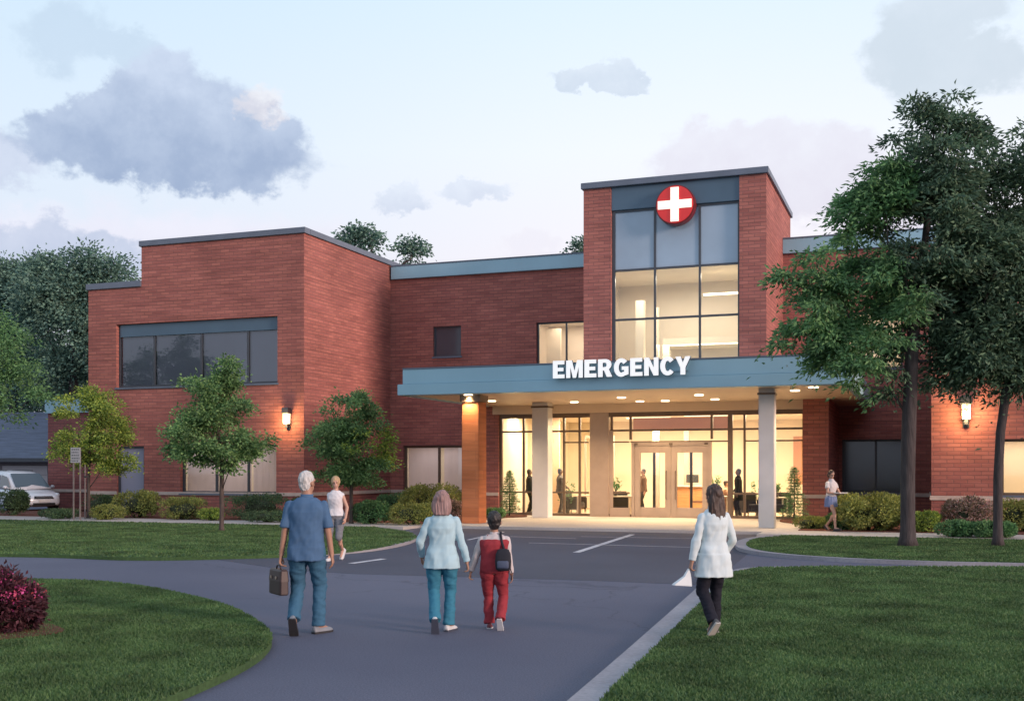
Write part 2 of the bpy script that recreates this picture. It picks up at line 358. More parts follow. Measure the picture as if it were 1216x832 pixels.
def make_world():
    w = bpy.data.worlds.new('World'); scene.world = w; w.use_nodes = True
    nt = w.node_tree; nt.nodes.clear(); L = nt.links.new
    def MA(op, a, b=None, c=None, clamp=False):
        n = N(nt, 'ShaderNodeMath', operation=op); n.use_clamp = clamp
        for i, x in enumerate((a, b, c)):
            if x is None: continue
            if isinstance(x, (int, float)): n.inputs[i].default_value = x
            else: L(x, n.inputs[i])
        return n.outputs[0]
    def SM(x, lo, hi, a=0.0, b=1.0):
        n = N(nt, 'ShaderNodeMapRange', interpolation_type='SMOOTHSTEP'); L(x, n.inputs[0])
        for i, q in zip((1, 2, 3, 4), (lo, hi, a, b)): n.inputs[i].default_value = q
        return n.outputs[0]
    def MIX(f, a, b):
        n = N(nt, 'ShaderNodeMix', data_type='RGBA')
        if isinstance(f, float): n.inputs[0].default_value = f
        else: L(f, n.inputs[0])
        for i, x in ((6, a), (7, b)):
            if isinstance(x, tuple): n.inputs[i].default_value = (*x, 1)
            else: L(x, n.inputs[i])
        return n.outputs[2]
    out = N(nt, 'ShaderNodeOutputWorld')
    sky = N(nt, 'ShaderNodeTexSky', sky_type='NISHITA'); sky.sun_disc = False
    sky.sun_elevation = SUN_EL; sky.sun_rotation = math.atan2(sdir.x, sdir.y); sky.dust_density = 2.0
    bgs = N(nt, 'ShaderNodeBackground'); bgs.inputs['Strength'].default_value = .08; L(sky.outputs[0], bgs.inputs['Color'])
    tc = N(nt, 'ShaderNodeTexCoord'); D = tc.outputs['Generated']
    sp = N(nt, 'ShaderNodeSeparateXYZ'); L(D, sp.inputs[0])
    # compass bearing measured from the building axis, and elevation
    fx = MA('ADD', MA('MULTIPLY', sp.outputs[0], CA), MA('MULTIPLY', sp.outputs[1], SA))
    fy = MA('ADD', MA('MULTIPLY', sp.outputs[0], -SA), MA('MULTIPLY', sp.outputs[1], CA))
    az = MA('ARCTAN2', fx, fy); el = MA('ARCSINE', sp.outputs[2])
    def fbm(scale, det, sx=1.0, sz=1.0, off=0.0, rough=.55):
        mp = N(nt, 'ShaderNodeMapping'); mp.inputs['Scale'].default_value = (sx, sx, sz); mp.inputs['Location'].default_value = (off, off * .7, off * .3)
        L(D, mp.inputs['Vector'])
        n = N(nt, 'ShaderNodeTexNoise'); n.inputs['Scale'].default_value = scale; n.inputs['Detail'].default_value = det; n.inputs['Roughness'].default_value = rough
        L(mp.outputs[0], n.inputs['Vector']); return n
    wn = fbm(11, 10, 1, 1.3, 3.1, .62); ws = N(nt, 'ShaderNodeSeparateColor'); L(wn.outputs['Color'], ws.inputs[0])
    wa = MA('MULTIPLY_ADD', MA('SUBTRACT', ws.outputs[0], .5), .095, az)
    we = MA('MULTIPLY_ADD', MA('SUBTRACT', ws.outputs[1], .5), .075, el)
    billow = fbm(26, 6, 1, 1, 7.7, .6).outputs['Fac']
    pn = fbm(38, 5, 1, 1.2, 5.5, .6); pc = N(nt, 'ShaderNodeSeparateColor'); L(pn.outputs['Color'], pc.inputs[0])
    wa = MA('MULTIPLY_ADD', MA('SUBTRACT', pc.outputs[0], .5), .045, wa); we = MA('MULTIPLY_ADD', MA('SUBTRACT', pc.outputs[1], .5), .035, we)
    # veil of thin high cloud: pale blue overhead, lilac white low down, dusk blue behind the viewer
    elc = MA('MULTIPLY', el, 1 / 1.2, clamp=True)
    ramp = N(nt, 'ShaderNodeValToRGB'); L(elc, ramp.inputs[0]); e = ramp.color_ramp.elements
    cols = [(0.0, (.72, .62, .66)), (.12, (.76, .69, .73)), (.23, (.72, .75, .81)), (.38, (.55, .69, .81)), (1.0, (.30, .43, .61))]
    e[0].position, e[0].color = cols[0][0], (*cols[0][1], 1); e[1].position, e[1].color = cols[1][0], (*cols[1][1], 1)
    for p, c in cols[2:]:
        q = e.new(p); q.color = (*c, 1)
    side = SM(az, -.45, .2)                       # brighter, whiter to the west
    veil = MIX(side, MIX(.42, ramp.outputs[0], (.37, .54, .69)), ramp.outputs[0])
    back = SM(MA('ABSOLUTE', az), .9, 2.4)
    veil = MIX(back, veil, (.62, .67, .80))
    def cloudmask(lumps):
        tot = None
        for (px, py, hw, up, dn, soft) in lumps:
            a0 = math.atan((px - CX) / F); e0 = math.atan((HY - py) / F * math.cos(a0))
            a = MA('MULTIPLY', MA('SUBTRACT', wa, a0), F / hw)
            b = MA('SUBTRACT', we, e0)
            b = MA('MAXIMUM', MA('MULTIPLY', b, F / up), MA('MULTIPLY', b, -F / dn))
            r = MA('SQRT', MA('ADD', MA('MULTIPLY', a, a), MA('MULTIPLY', b, b)))
            m = SM(r, 1.0 + soft * .20, 1.0 - soft * .52)
            tot = m if tot is None else MA('MAXIMUM', tot, m)
        return tot
    colr = veil
    # (lumps, opacity, base colour, crown colour, elevation span of the shading)
    clouds = [
        ([(200, 300, 260, 55, 70, .9), (30, 290, 120, 50, 50, .8)], .55, (.62, .58, .68), (.72, .68, .76)),
        ([(45, 285, 62, 34, 40, .5), (130, 300, 60, 26, 30, .6), (10, 190, 48, 30, 26, .7)], .75, (.36, .42, .56), (.52, .56, .68)),
        ([(75, 52, 52, 36, 32, .8), (140, 72, 50, 20, 18, .9)], .55, (.40, .50, .62), (.46, .56, .68)),
        ([(200, 182, 168, 36, 40, .42), (222, 150, 84, 72, 56, .4), (110, 165, 76, 38, 48, .42), (165, 150, 60, 40, 40, .4), (290, 170, 78, 34, 38, .5)], .93, (.25, .32, .47), (.47, .54, .67)),
        ([(478, 235, 38, 18, 15, .55), (565, 219, 42, 15, 17, .5), (482, 216, 22, 10, 10, .8)], .75, (.46, .51, .63), (.60, .65, .74)),
        ([(694, 98, 54, 15, 14, .5), (735, 90, 24, 18, 16, .55)], .75, (.46, .53, .63), (.58, .64, .72)),
        ([(870, 190, 92, 42, 60, .45), (960, 200, 90, 50, 60, .5), (1060, 230, 90, 30, 60, .6)], .80, (.58, .55, .64), (.66, .66, .73)),
        ([(1085, 55, 62, 70, 52, .55), (1150, 78, 75, 30, 34, .7), (1120, 10, 70, 40, 40, .7)], .75, (.46, .53, .60), (.54, .60, .67)),
        ([(630, 288, 42, 20, 20, .8), (690, 235, 14, 8, 8, .8), (300, 132, 26, 20, 18, .8)], .4, (.64, .62, .70), (.80, .70, .66)),
    ]
    bn = SM(billow, .35, .68)
    for lumps, op, c0, c1 in clouds:
        m = cloudmask(lumps)
        top = min(l[1] - l[3] for l in lumps); bot = max(l[1] + l[4] for l in lumps)
        sh = SM(we, math.atan((HY - bot) / F), math.atan((HY - top) / F))
        sh = MA('MULTIPLY_ADD', bn, .35, MA('MULTIPLY', sh, .75), clamp=True)
        colr = MIX(MA('MULTIPLY', m, op), colr, MIX(sh, c0, c1))
    # broken clouds over the rest of the sky
    far = fbm(2.6, 9, 1, 2.2, 11.0).outputs['Fac']
    fm = MA('MULTIPLY', SM(far, .5, .66), MA('MULTIPLY', SM(MA('ABSOLUTE', az), .52, .8), .6))
    colr = MIX(fm, colr, (.50, .54, .64))
    bgc = N(nt, 'ShaderNodeBackground'); L(colr, bgc.inputs['Color']); bgc.inputs['Strength'].default_value = SKYS
    ms = N(nt, 'ShaderNodeMixShader'); ms.inputs[0].default_value = .88
    L(bgs.outputs[0], ms.inputs[1]); L(bgc.outputs[0], ms.inputs[2]); L(ms.outputs[0], out.inputs[0])
    w.cycles.sampling_method = 'MANUAL'; w.cycles.sample_map_resolution = 512
SKYS = 1.45
make_world()

# ---------------------------------------------------------------- ground, drive, lawns
ZL, ZS, ZB = .07, .085, .10     # lawn, sidewalk, bed
MB().quad((-700, -300, -.03), (700, -300, -.03), (700, 1200, -.03), (-700, 1200, -.03)).build('ground', M['ground'], kind='structure')
MB().prism([(-75, -14), (60, -14), (60, 33), (-33, 33), (-33, 62), (-75, 62)], -.02, 0).build('driveway', M['asphalt'], kind='structure')

def smooth_poly(pts, n=6):
    """Catmull-Rom through open world points"""
    out = []
    P = [pts[0]] + list(pts) + [pts[-1]]
    for i in range(1, len(P) - 2):
        p0, p1, p2, p3 = P[i-1], P[i], P[i+1], P[i+2]
        for k in range(n):
            t = k / n
            out.append(tuple(.5 * ((2*p1[j]) + (-p0[j]+p2[j])*t + (2*p0[j]-5*p1[j]+4*p2[j]-p3[j])*t*t + (-p0[j]+3*p1[j]-3*p2[j]+p3[j])*t**3) for j in (0, 1)))
    out.append((pts[-1][0], pts[-1][1])); return out
def pxl(pts, z=0.0): return [tuple(gp(x, y, z)[:2]) for x, y in pts]
def area2(p): return sum(p[i][0]*p[(i+1) % len(p)][1] - p[(i+1) % len(p)][0]*p[i][1] for i in range(len(p)))
def ccw(p): return p if area2(p) > 0 else p[::-1]
def inset_lawn(poly, z):
    m = MB(); p = ccw(poly); m.prism(p, -.01, z); return m

# near left lobe
lobe = smooth_poly(pxl([(-560, 683), (-200, 684), (40, 687), (150, 693), (248, 712), (300, 733), (322, 753), (314, 771), (285, 790), (230, 815), (170, 838), (90, 872), (-60, 930), (-400, 1010)], ZL))
LOBE = lobe + [(-30, 3)]
inset_lawn(LOBE, ZL).build('lawn_lobe', M['soil'], kind='structure')
# far left island
isl_l = smooth_poly(pxl([(-420, 657), (0, 657), (150, 661), (260, 660), (360, 657), (430, 652), (476, 645), (494, 638), (484, 631), (456, 627)], ZL))
xle = isl_l[-1][0]
ISL_L = isl_l + [(xle - .6, 30.3), (-60, 30.3), (-60, isl_l[0][1])]
inset_lawn(ISL_L, ZL).build('lawn_island', M['soil'], kind='structure')
# near right lawn with its broad kerb
kl = pxl([(560, 925), (676, 829), (760, 757), (830, 695), (842, 682)], .06)
kr = pxl([(640, 925), (716, 830), (790, 757), (843, 706), (858, 694)], .06)
kerb_top = pxl([(842, 682), (872, 674), (930, 671), (1216, 671), (1500, 672)], ZL)
LAWN_R = smooth_poly(kr, 4) + pxl([(866, 680), (900, 673.5), (960, 672), (1216, 672.5), (1500, 674)], ZL) + [(22, 16.5), (22, -6), (kr[0][0] + .4, -6)]
inset_lawn(LAWN_R, ZL).build('lawn_corner', M['soil'], kind='structure')
KERB_R = smooth_poly(kl, 4) + pxl([(866, 679.6)], .06) + smooth_poly(kr, 4)[::-1]
MB().prism(ccw(KERB_R), -.01, .06).build('kerb', M['kerb'], kind='structure')
# far right island, kerbed
isl_r = smooth_poly(pxl([(925, 636.5), (900, 639), (887, 644), (893, 651), (930, 657), (1000, 662), (1100, 666), (1216, 668.5), (1500, 674)], ZL))
ISL_R = isl_r + [(22, isl_r[-1][1]), (22, 30.3), (isl_r[0][0], 30.3)]
inset_lawn(ISL_R, ZL).build('lawn_strip', M['soil'], kind='structure')
def kerb_strip(line, w0, z, name='kerb', mat=None, taper=0):
    m = MB(); L_ = []; R_ = []
    for i, p in enumerate(line):
        w = w0(i) if callable(w0) else (w0 * min(1, (i + .05) / taper) if taper else w0)
        a = line[max(i-1, 0)]; b = line[min(i+1, len(line)-1)]
        t = Vector((b[0]-a[0], b[1]-a[1])).normalized(); nrm = Vector((-t.y, t.x))
        L_.append((p[0] + nrm.x*w, p[1] + nrm.y*w)); R_.append((p[0] - nrm.x*.01, p[1] - nrm.y*.01))
    for i in range(len(line) - 1):
        q = ccw([L_[i], L_[i+1], R_[i+1], R_[i]])
        m.prism(q, -.01, z * min(1, .1 + i / taper) if taper else z)
    return m.build(name, mat or M['kerb'], kind='structure')
kerb_strip(isl_r, lambda i: -.26 + .14*min(1, max(0, (i - 18) / 16)), .08)
kerb_strip(isl_l[24:], .12, .075, taper=12)
kerb_strip(smooth_poly(pxl([(872, 676.5), (930, 671.5), (1216, 671.5), (1500, 672.5)], ZL)), .09, .055)

# sidewalk and entrance plaza
PX0, PX1 = xa(497, 31.4), xa(905, 31.4)
MB().box(-75, 30.3, -.02, PX0, 32.4, ZS).build('sidewalk', M['concrete'], kind='structure')
MB().prism([(PX1, 30.35), (24, 30.3), (24, 32.4), (PX1, 32.4)], -.02, ZS).build('sidewalk', M['concrete'], kind='structure')
px_l, px_r = xa(546, 33), xa(962, 36)
MB().prism([(PX0, 31.5), (PX1, 31.5), (PX1, 32.4), (px_r, 32.41), (px_r, 39.9), (px_l, 39.9), (px_l, 32.41), (PX0, 32.4)], -.02, ZS + .003).build('plaza', M['concrete'], kind='structure')
MB().prism([(-75, 32.41), (px_l - .01, 32.41), (px_l - .01, 43.9), (-21.9, 43.9), (-22.1, 36.6), (-33.5, 36.6), (-33.5, 39.9), (-36, 39.9), (-36, 33.4), (-75, 33.4)], -.02, ZB).build('planting_bed', M['mulch'], kind='structure')
MB().prism([(px_r + .01, 32.41), (24, 32.41), (24, 43.9), (px_r + .01, 43.9)], -.02, ZB).build('planting_bed', M['mulch'], kind='structure')
bl = smooth_poly([(xa(578, 39.2), 37.6), (xa(598, 38), 37.2), (xa(622, 38), 37.9), (xa(628, 39), 38.7), (xa(610, 39.3), 39.38)], 5)
MB().prism(ccw(bl + [(xa(578, 39.2), 39.38)]), ZS, ZB + .03).build('planting_bed', M['mulch'], kind='structure')
br_ = smooth_poly([(xa(962, 36), 35.2), (xa(945, 37), 36.4), (xa(928, 38), 37.6), (xa(930, 39), 39.0)], 5)
MB().prism(ccw(br_ + [(xa(958, 39.2), 39.15), (px_r, 39.1)]), ZS, ZB + .03).build('planting_bed', M['mulch'], kind='structure')
# mulch ring under the flowering bush
cmu = gp(8, 752, ZL)
ring = [(cmu.x - .12 + .66*math.cos(t)*(1+.08*math.sin(3*t)), cmu.y + .62*math.sin(t)*(1+.06*math.cos(4*t))) for t in np.linspace(0, 2*math.pi, 40)[:-1]]
MB().prism(ring, ZL - .02, ZL + .025).build('planting_bed', M['mulch'], kind='structure')

# newer darker asphalt in front of the entrance, and painted lines
dk = pxl([(340, 676), (420, 681), (560, 685), (700, 689), (826, 694), (846, 681), (870, 672), (893, 653), (884, 645), (893, 639)]) + [(PX1 - .02, 31.48), (PX0 + .02, 31.48)] + pxl([(486, 633), (498, 639), (480, 646.5), (430, 654), (360, 660), (250, 663)])
MB().prism(ccw(dk), -.01, .004).build('asphalt_patch', M['asphalt_dark'], kind='structure')
def line(a, b, w, name='road_marking'):
    p, q = gp(*a), gp(*b); t = (q - p).normalized(); n = Vector((-t.y, t.x, 0)) * w / 2
    MB().add([(*(p - n)[:2], .008), (*(q - n)[:2], .008), (*(q + n)[:2], .008), (*(p + n)[:2], .008)], [(0, 1, 2, 3)]).build(name, M['paint'], kind='structure')
line((417, 669), (456, 663.5), .16); line((684, 656), (751, 634.5), .16)
line((606, 637), (684, 639.5), .07); line((628, 644.5), (830, 650), .07); line((556, 641), (598, 631.5), .09)
line((690, 637), (860, 640), .06)
# ---------------------------------------------------------------- the hospital building
hosp = thing('hospital_building', 'red brick hospital with a glazed entrance tower, blue parapets and flat roofs', 'building', (-14, 46, 0))
HO = hosp.location.copy()
def hb(m, name, mat, parent=None, **k):
    if parent is None: return m.build(name, mat, hosp, origin=HO, **k)
    return m.build(name, mat, parent, origin=HO, **k)
def each(boxes, name, mat, parent=None, **k):
    for b in boxes: hb(MB().box(*b), name, M[mat] if isinstance(mat, str) else mat, parent, **k)
def wallY(m, Y, x0, x1, z0, z1, holes=(), t=.3):
    xs = sorted({x0, x1, *[h[0] for h in holes], *[h[1] for h in holes]}); zs = sorted({z0, z1, *[h[2] for h in holes], *[h[3] for h in holes]})
    xs = [x for x in xs if x0 <= x <= x1]; zs = [z for z in zs if z0 <= z <= z1]
    for i in range(len(xs)-1):
        for j in range(len(zs)-1):
            cx, cz = (xs[i]+xs[i+1])/2, (zs[j]+zs[j+1])/2
            if any(h[0] < cx < h[1] and h[2] < cz < h[3] for h in holes): continue
            m.quad((xs[i], Y, zs[j]), (xs[i+1], Y, zs[j]), (xs[i+1], Y, zs[j+1]), (xs[i], Y, zs[j+1]))
    for a, b, c, d in holes:
        m.quad((a, Y, c), (a, Y+t, c), (a, Y+t, d), (a, Y, d)); m.quad((b, Y, c), (b, Y, d), (b, Y+t, d), (b, Y+t, c))
        m.quad((a, Y, c), (b, Y, c), (b, Y+t, c), (a, Y+t, c)); m.quad((a, Y, d), (a, Y+t, d), (b, Y+t, d), (b, Y, d))
    return m
def room(x0, x1, z0, z1, Y, depth, mat, watts=0, colr=(1, .78, .55), name='room_lining', off=.0):
    m = MB(); y0, y1 = Y, Y + depth
    m.quad((x0,y1,z0),(x1,y1,z0),(x1,y1,z1),(x0,y1,z1)); m.quad((x0,y0,z0),(x0,y1,z0),(x0,y1,z1),(x0,y0,z1))
    m.quad((x1,y0,z0),(x1,y0,z1),(x1,y1,z1),(x1,y1,z0)); m.quad((x0,y0,z0),(x1,y0,z0),(x1,y1,z0),(x0,y1,z0)); m.quad((x0,y0,z1),(x0,y1,z1),(x1,y1,z1),(x1,y0,z1))
    hb(m, name, mat)
    if watts: area_light((x0+x1)/2, (y0+y1)/2, z1 - .06, (x1-x0)*.6, depth*.5, watts, colr)
def area_light(x, y, z, sx, sy, watts, colr=(1, .76, .48)):
    l = bpy.data.lights.new('ceiling_lamp', 'AREA'); l.shape = 'RECTANGLE'; l.size = sx; l.size_y = sy; l.energy = watts; l.color = colr
    o = link(bpy.data.objects.new('ceiling_lamp', l)); o.location = (x, y, z); return o
def window(x0, x1, z0, z1, Y, muls=(), trans=(), fr=.07, fmat='darkframe', pmat='glass', rec=.14, sill=True, top_panel=None, name='window'):
    """frame with mullions set back in its opening; pane and sill are its own pieces"""
    m = MB(); y0, y1 = Y + rec, Y + rec + .09
    m.box(x0, y0, z0, x0+fr, y1, z1); m.box(x1-fr, y0, z0, x1, y1, z1); m.box(x0+fr, y0, z0, x1-fr, y1, z0+fr); m.box(x0+fr, y0, z1-fr, x1-fr, y1, z1)
    for q in muls: m.box(q-fr/2, y0+.004, z0+fr, q+fr/2, y1-.004, z1-fr)
    for q in trans: m.box(x0+fr, y0+.008, q-fr/2, x1-fr, y1-.008, q+fr/2)
    w = hb(m, name, M[fmat])
    xs = [x0+fr] + sorted(muls) + [x1-fr]
    for a, b in zip(xs[:-1], xs[1:]):
        hb(MB().quad((a, y0+.045, z0+fr), (b, y0+.045, z0+fr), (b, y0+.045, z1-fr), (a, y0+.045, z1-fr)), 'pane', M[pmat], w)
    if sill: hb(MB().box(x0-.05, Y-.05, z0-.075, x1+.05, Y+rec, z0), 'sill', M['coping'], w, bevel=.01)
    if top_panel: hb(MB().box(x0+fr, y0-.02, top_panel, x1-fr, y0+.03, z1-.012), 'head_panel', M['spandrel'], w)
    return w

Y1, YM, YT, YG = 36.75, 44.0, 39.2, 39.6
XL, XS, XR = xa(105, Y1), xa(168, Y1), xa(361, Y1)
ZLO, ZHI = 9.15, 10.75
# ---- left wing
wx0, wx1 = xa(138, Y1), xa(329.5, Y1); wz0, wz1 = 5.12, 7.68
gx0, gx1 = xa(214, Y1), xa(328, Y1); gz0, gz1 = .88, 2.78
dx0, dx1 = xa(139, Y1), xa(171, Y1)
m = MB()
wallY(m, Y1, XL, XR, 0, ZLO, [(wx0, wx1, wz0, wz1), (gx0, gx1, gz0, gz1), (dx0, dx1, 0, 2.75)])
m.quad((XS, Y1, ZLO), (XR, Y1, ZLO), (XR, Y1, ZHI), (XS, Y1, ZHI))
m.quad((XR, Y1, 0), (XR, 60, 0), (XR, 60, ZHI), (XR, Y1, ZHI)); m.quad((XL, Y1, 0), (XL, Y1, ZLO), (XL, 60, ZLO), (XL, 60, 0))
m.quad((XS, Y1, ZLO), (XS, Y1, ZHI), (XS, 60, ZHI), (XS, 60, ZLO)); m.quad((XL, 60, 0), (XL, 60, ZLO), (XR, 60, ZLO), (XR, 60, 0)); m.quad((XS, 60, ZLO), (XS, 60, ZHI), (XR, 60, ZHI), (XR, 60, ZLO))
hb(m, 'left_wing_wall', M['brick'])
m = MB(); m.quad((XL, Y1, ZLO-.05), (XS, Y1, ZLO-.05), (XS, 60, ZLO-.05), (XL, 60, ZLO-.05)); m.quad((XS, Y1, ZHI-.05), (XR, Y1, ZHI-.05), (XR, 60, ZHI-.05), (XS, 60, ZHI-.05)); hb(m, 'roof', M['roofing'])
m = MB(); m.box(XS-.08, Y1-.08, ZHI, XR+.08, Y1+.35, ZHI+.22); m.box(XR-.35, Y1+.35, ZHI, XR+.08, 60, ZHI+.218); m.box(XS-.08, Y1+.35, ZHI, XS+.35, 60, ZHI+.218)
m.box(XL-.08, Y1-.08, ZLO, XS-.002, Y1+.35, ZLO+.24); m.box(XL-.08, Y1+.35, ZLO, XL+.35, 60, ZLO+.238); hb(m, 'coping', M['coping'], bevel=.012)
each([(XL-.04, Y1-.045, .80, dx0, Y1+.01, .935), (dx1, Y1-.045, .80, XR+.04, Y1+.01, .935), (XR-.01, Y1+.01, .80, XR+.045, YM, .935)], 'stone_band', 'stone', bevel=.008)
mw = [xa(180, Y1), xa(236, Y1), xa(291.5, Y1)]
w = window(wx0, wx1, wz0, wz1, Y1, mw, (), .085, rec=.16, top_panel=wz1-.5)
hb(MB().quad((wx0, Y1+.29, wz0), (wx1, Y1+.29, wz0), (wx1, Y1+.29, wz1), (wx0, Y1+.29, wz1)), 'blind', M['blind'], w)
window(gx0, gx1, gz0, gz1, Y1, [xa(254, Y1), xa(292, Y1)], (), .085, rec=.16)
room(gx0-.15, gx1+.15, gz0-.2, gz1+.1, Y1+.31, 2.2, M['cream_pale'], 36, (1, .86, .78))
for a, b in ((gx0+.02, xa(252, Y1)), (xa(254, Y1), xa(291, Y1)), (xa(293, Y1), gx1-.02)):
    m = MB(); n_ = 14; pts = [(a + (b-a)*k/n_, Y1 + .46 + .005*math.sin(k*2.1)) for k in range(n_+1)]
    for k in range(n_): m.quad((*pts[k], gz0-.1), (*pts[k+1], gz0-.1), (*pts[k+1], gz1), (*pts[k], gz1))
    hb(m, 'curtain', M['curtain'])
# service door
d = hb(MB().box(dx0+.08, Y1+.14, .02, dx1-.08, Y1+.2, 2.68), 'service_door', M['blind'])
m = MB(); m.box(dx0, Y1+.08, 0, dx0+.08, Y1+.24, 2.75); m.box(dx1-.08, Y1+.08, 0, dx1, Y1+.24, 2.75); m.box(dx0+.08, Y1+.08, 2.68, dx1-.08, Y1+.24, 2.75); hb(m, 'frame', M['darkframe'], d)
m = MB(); m.tube([(dx1-.3, Y1+.12, 1.0), (dx1-.3, Y1+.07, 1.0), (dx1-.18, Y1+.07, 1.0)], .014); hb(m, 'handle', M['alu'], d)
# ---- low annex at the far left
ax0, YA = xa(57, 40), 40.0
m = MB(); m.box(ax0, YA, 0, XL-.003, 48, 4.35); hb(m, 'annex_wall', M['brick_dark'])
m = MB(); m.box(ax0-.1, YA-.1, 4.35, XL-.003, 48, 4.95); hb(m, 'annex_fascia', M['steelblue'], bevel=.012)
m = MB(); m.box(ax0-.04, YA-.04, .8, XL-.003, YA-.001, .93); hb(m, 'stone_band', M['stone'])
# ---- main block behind
XE = 24.0; ZF, ZTOP = 10.12, 10.68
vx0, vx1 = xa(578, YG), xa(984, 39.25)
h1 = (xa(514.5, YM), xa(547.5, YM), 6.68, 7.98); h2 = (xa(637, YM), xa(703, YM), 5.1, 7.95)
h3 = (xa(479, YM), xa(562, YM), .85, 2.85); h4 = (xa(1000, YM), xa(1072, YM), 5.6, 7.75); h5 = (xa(1000, YM), xa(1079, YM), .95, 2.95)
m = MB(); wallY(m, YM, XR, XE, 0, ZF, [h1, h2, h3, h4, h5, (vx0, vx1, 0, 4.3)])
m.quad((XE, YM, 0), (XE, 62, 0), (XE, 62, ZF), (XE, YM, ZF)); m.quad((XR, 62, 0), (XR, 62, ZF), (XE, 62, ZF), (XE, 62, 0))
hb(m, 'main_wall', M['brick'])
hb(MB().quad((XR, YM, ZF+.1), (XE, YM, ZF+.1), (XE, 62, ZF+.1), (XR, 62, ZF+.1)), 'roof', M['roofing'])
TX0, TX1 = xa(693, YT), xa(910, YT)
each([(XR+.09, YM-.14, ZF, TX0-.003, YM+.3, ZTOP), (TX1+.003, YM-.14, ZF, XE+.1, YM+.3, ZTOP), (XE-.3, YM+.3, ZF, XE+.1, 62, ZTOP-.002)], 'parapet_panel', 'steelblue', bevel=.012)
each([(XR+.09, YM-.17, ZTOP, TX0-.003, YM+.33, ZTOP+.045), (TX1+.003, YM-.17, ZTOP, XE+.12, YM+.33, ZTOP+.045)], 'coping', 'coping')
each([(XR+.046, YM-.045, .80, vx0, YM-.001, .935), (vx1, YM-.045, .80, xa(1104, 37.5), YM-.001, .935)], 'stone_band', 'stone')
window(*h1, YM, (), (), .06, pmat='darkpane', rec=.1)
window(*h2, YM, [xa(671.5, YM)], (), .07, rec=.12, sill=False)
room(h2[0]-.6, h2[1]+.6, h2[2]-.4, h2[3]+.25, YM+.31, 3.2, M['cream_pale'], 85, (1, .80, .62))
each([(h2[0]-.3, YM+2.2, h2[2]-.3, h2[0]+.35, YM+2.3, h2[3]), (h2[0]+1.5, YM+2.4, h2[2]-.3, h2[1]+.3, YM+2.5, h2[2]+1.2)], 'partition', 'cream')
window(*h3, YM, [xa(520, YM)], (), .1, fmat='bronze', rec=.12)
room(h3[0]-.3, h3[1]+.3, h3[2]-.3, h3[3]+.1, YM+.31, 2.4, M['cream_pale'], 30, (1, .86, .78))
for a, b in ((h3[0]+.02, xa(518, YM)), (xa(522, YM), h3[1])):
    m = MB(); pts = [(a + (b-a)*k/8, YM + .5 + .005*math.sin(k*2.2)) for k in range(9)]
    for k in range(8): m.quad((*pts[k], h3[2]-.1), (*pts[k+1], h3[2]-.1), (*pts[k+1], h3[3]), (*pts[k], h3[3]))
    hb(m, 'curtain', M['curtain'])
window(*h4, YM, [(h4[0]+h4[1])/2], (), .07, rec=.12)
room(h4[0]-.3, h4[1]+.3, h4[2]-.3, h4[3]+.2, YM+.31, 3.0, M['cream_pale'], 50, (1, .85, .68))
w = window(*h5, YM, [xa(1040, YM)], (), .08, rec=.12, pmat='darkpane')
# ---- right wing
YR = 37.5; RX0 = xa(1106, YR)
h6 = (xa(1189, YR), xa(1240, YR), 1.02, 2.75)
m = MB(); wallY(m, YR, RX0, XE+2, 0, 5.9, [h6]); m.quad((RX0, YR, 0), (RX0, YR, 5.9), (RX0, YM, 5.9), (RX0, YM, 0)); m.quad((XE+2, YR, 0), (XE+2, YM+6, 0), (XE+2, YM+6, 5.9), (XE+2, YR, 5.9)); hb(m, 'right_wing_wall', M['brick'])
hb(MB().quad((RX0, YR, 5.85), (XE+2, YR, 5.85), (XE+2, YM, 5.85), (RX0, YM, 5.85)), 'roof', M['roofing'])
m = MB(); m.box(RX0-.08, YR-.08, 5.9, XE+2.1, YR+.3, 6.3); m.box(RX0-.08, YR+.3, 5.9, RX0+.3, YM-.17, 6.298); hb(m, 'coping', M['coping'], bevel=.012)
m = MB(); m.box(RX0-.045, YR-.045, .85, XE+2.04, YR-.001, .99); m.box(RX0-.045, YR-.001, .85, RX0-.001, YM-.05, .99); hb(m, 'stone_band', M['stone'], bevel=.008)
window(*h6, YR, [xa(1222, YR)], (), .08, fmat='bronze', rec=.14)
room(h6[0]-.3, h6[1]+.3, h6[2]-.2, h6[3]+.1, YR+.31, 2.4, M['cream_pale'], 40, (1, .78, .55))
# ---- entrance tower
ZT = 12.06
tx0, tx1 = xa(725.5, YT), xa(878, YT)
tw = (tx0, tx1, 4.9, ZT)
m = MB(); wallY(m, YT, TX0, TX1, 4.22, ZT, [tw], .32)
m.quad((TX0, YT, 4.22), (TX0, YT, ZT), (TX0, YM+2.5, ZT), (TX0, YM+2.5, 4.22)); m.quad((TX1, YT, 4.22), (TX1, YM+2.5, 4.22), (TX1, YM+2.5, ZT), (TX1, YT, ZT)); m.quad((TX0, YM+2.5, 4.22), (TX0, YM+2.5, ZT), (TX1, YM+2.5, ZT), (TX1, YM+2.5, 4.22))
hb(m, 'tower_wall', M['brick'])
hb(MB().quad((TX0, YT, ZT-.01), (TX1, YT, ZT-.01), (TX1, YM+2.5, ZT-.01), (TX0, YM+2.5, ZT-.01)), 'roof', M['roofing'])
m = MB(); m.box(TX0-.08, YT-.1, ZT, TX1+.08, YT+.35, ZT+.22); m.box(TX1-.3, YT+.35, ZT, TX1+.08, YM+2.6, ZT+.218); m.box(TX0-.08, YT+.35, ZT, TX0+.3, YM+2.6, ZT+.218); hb(m, 'coping', M['coping'], bevel=.012)
ZSP = 11.22; ZR1, ZR2 = 9.04, 7.25
hb(MB().box(tx0, YT+.06, ZSP, tx1, YT+.3, ZT-.003), 'spandrel_panel', M['spandrel'], bevel=.01)
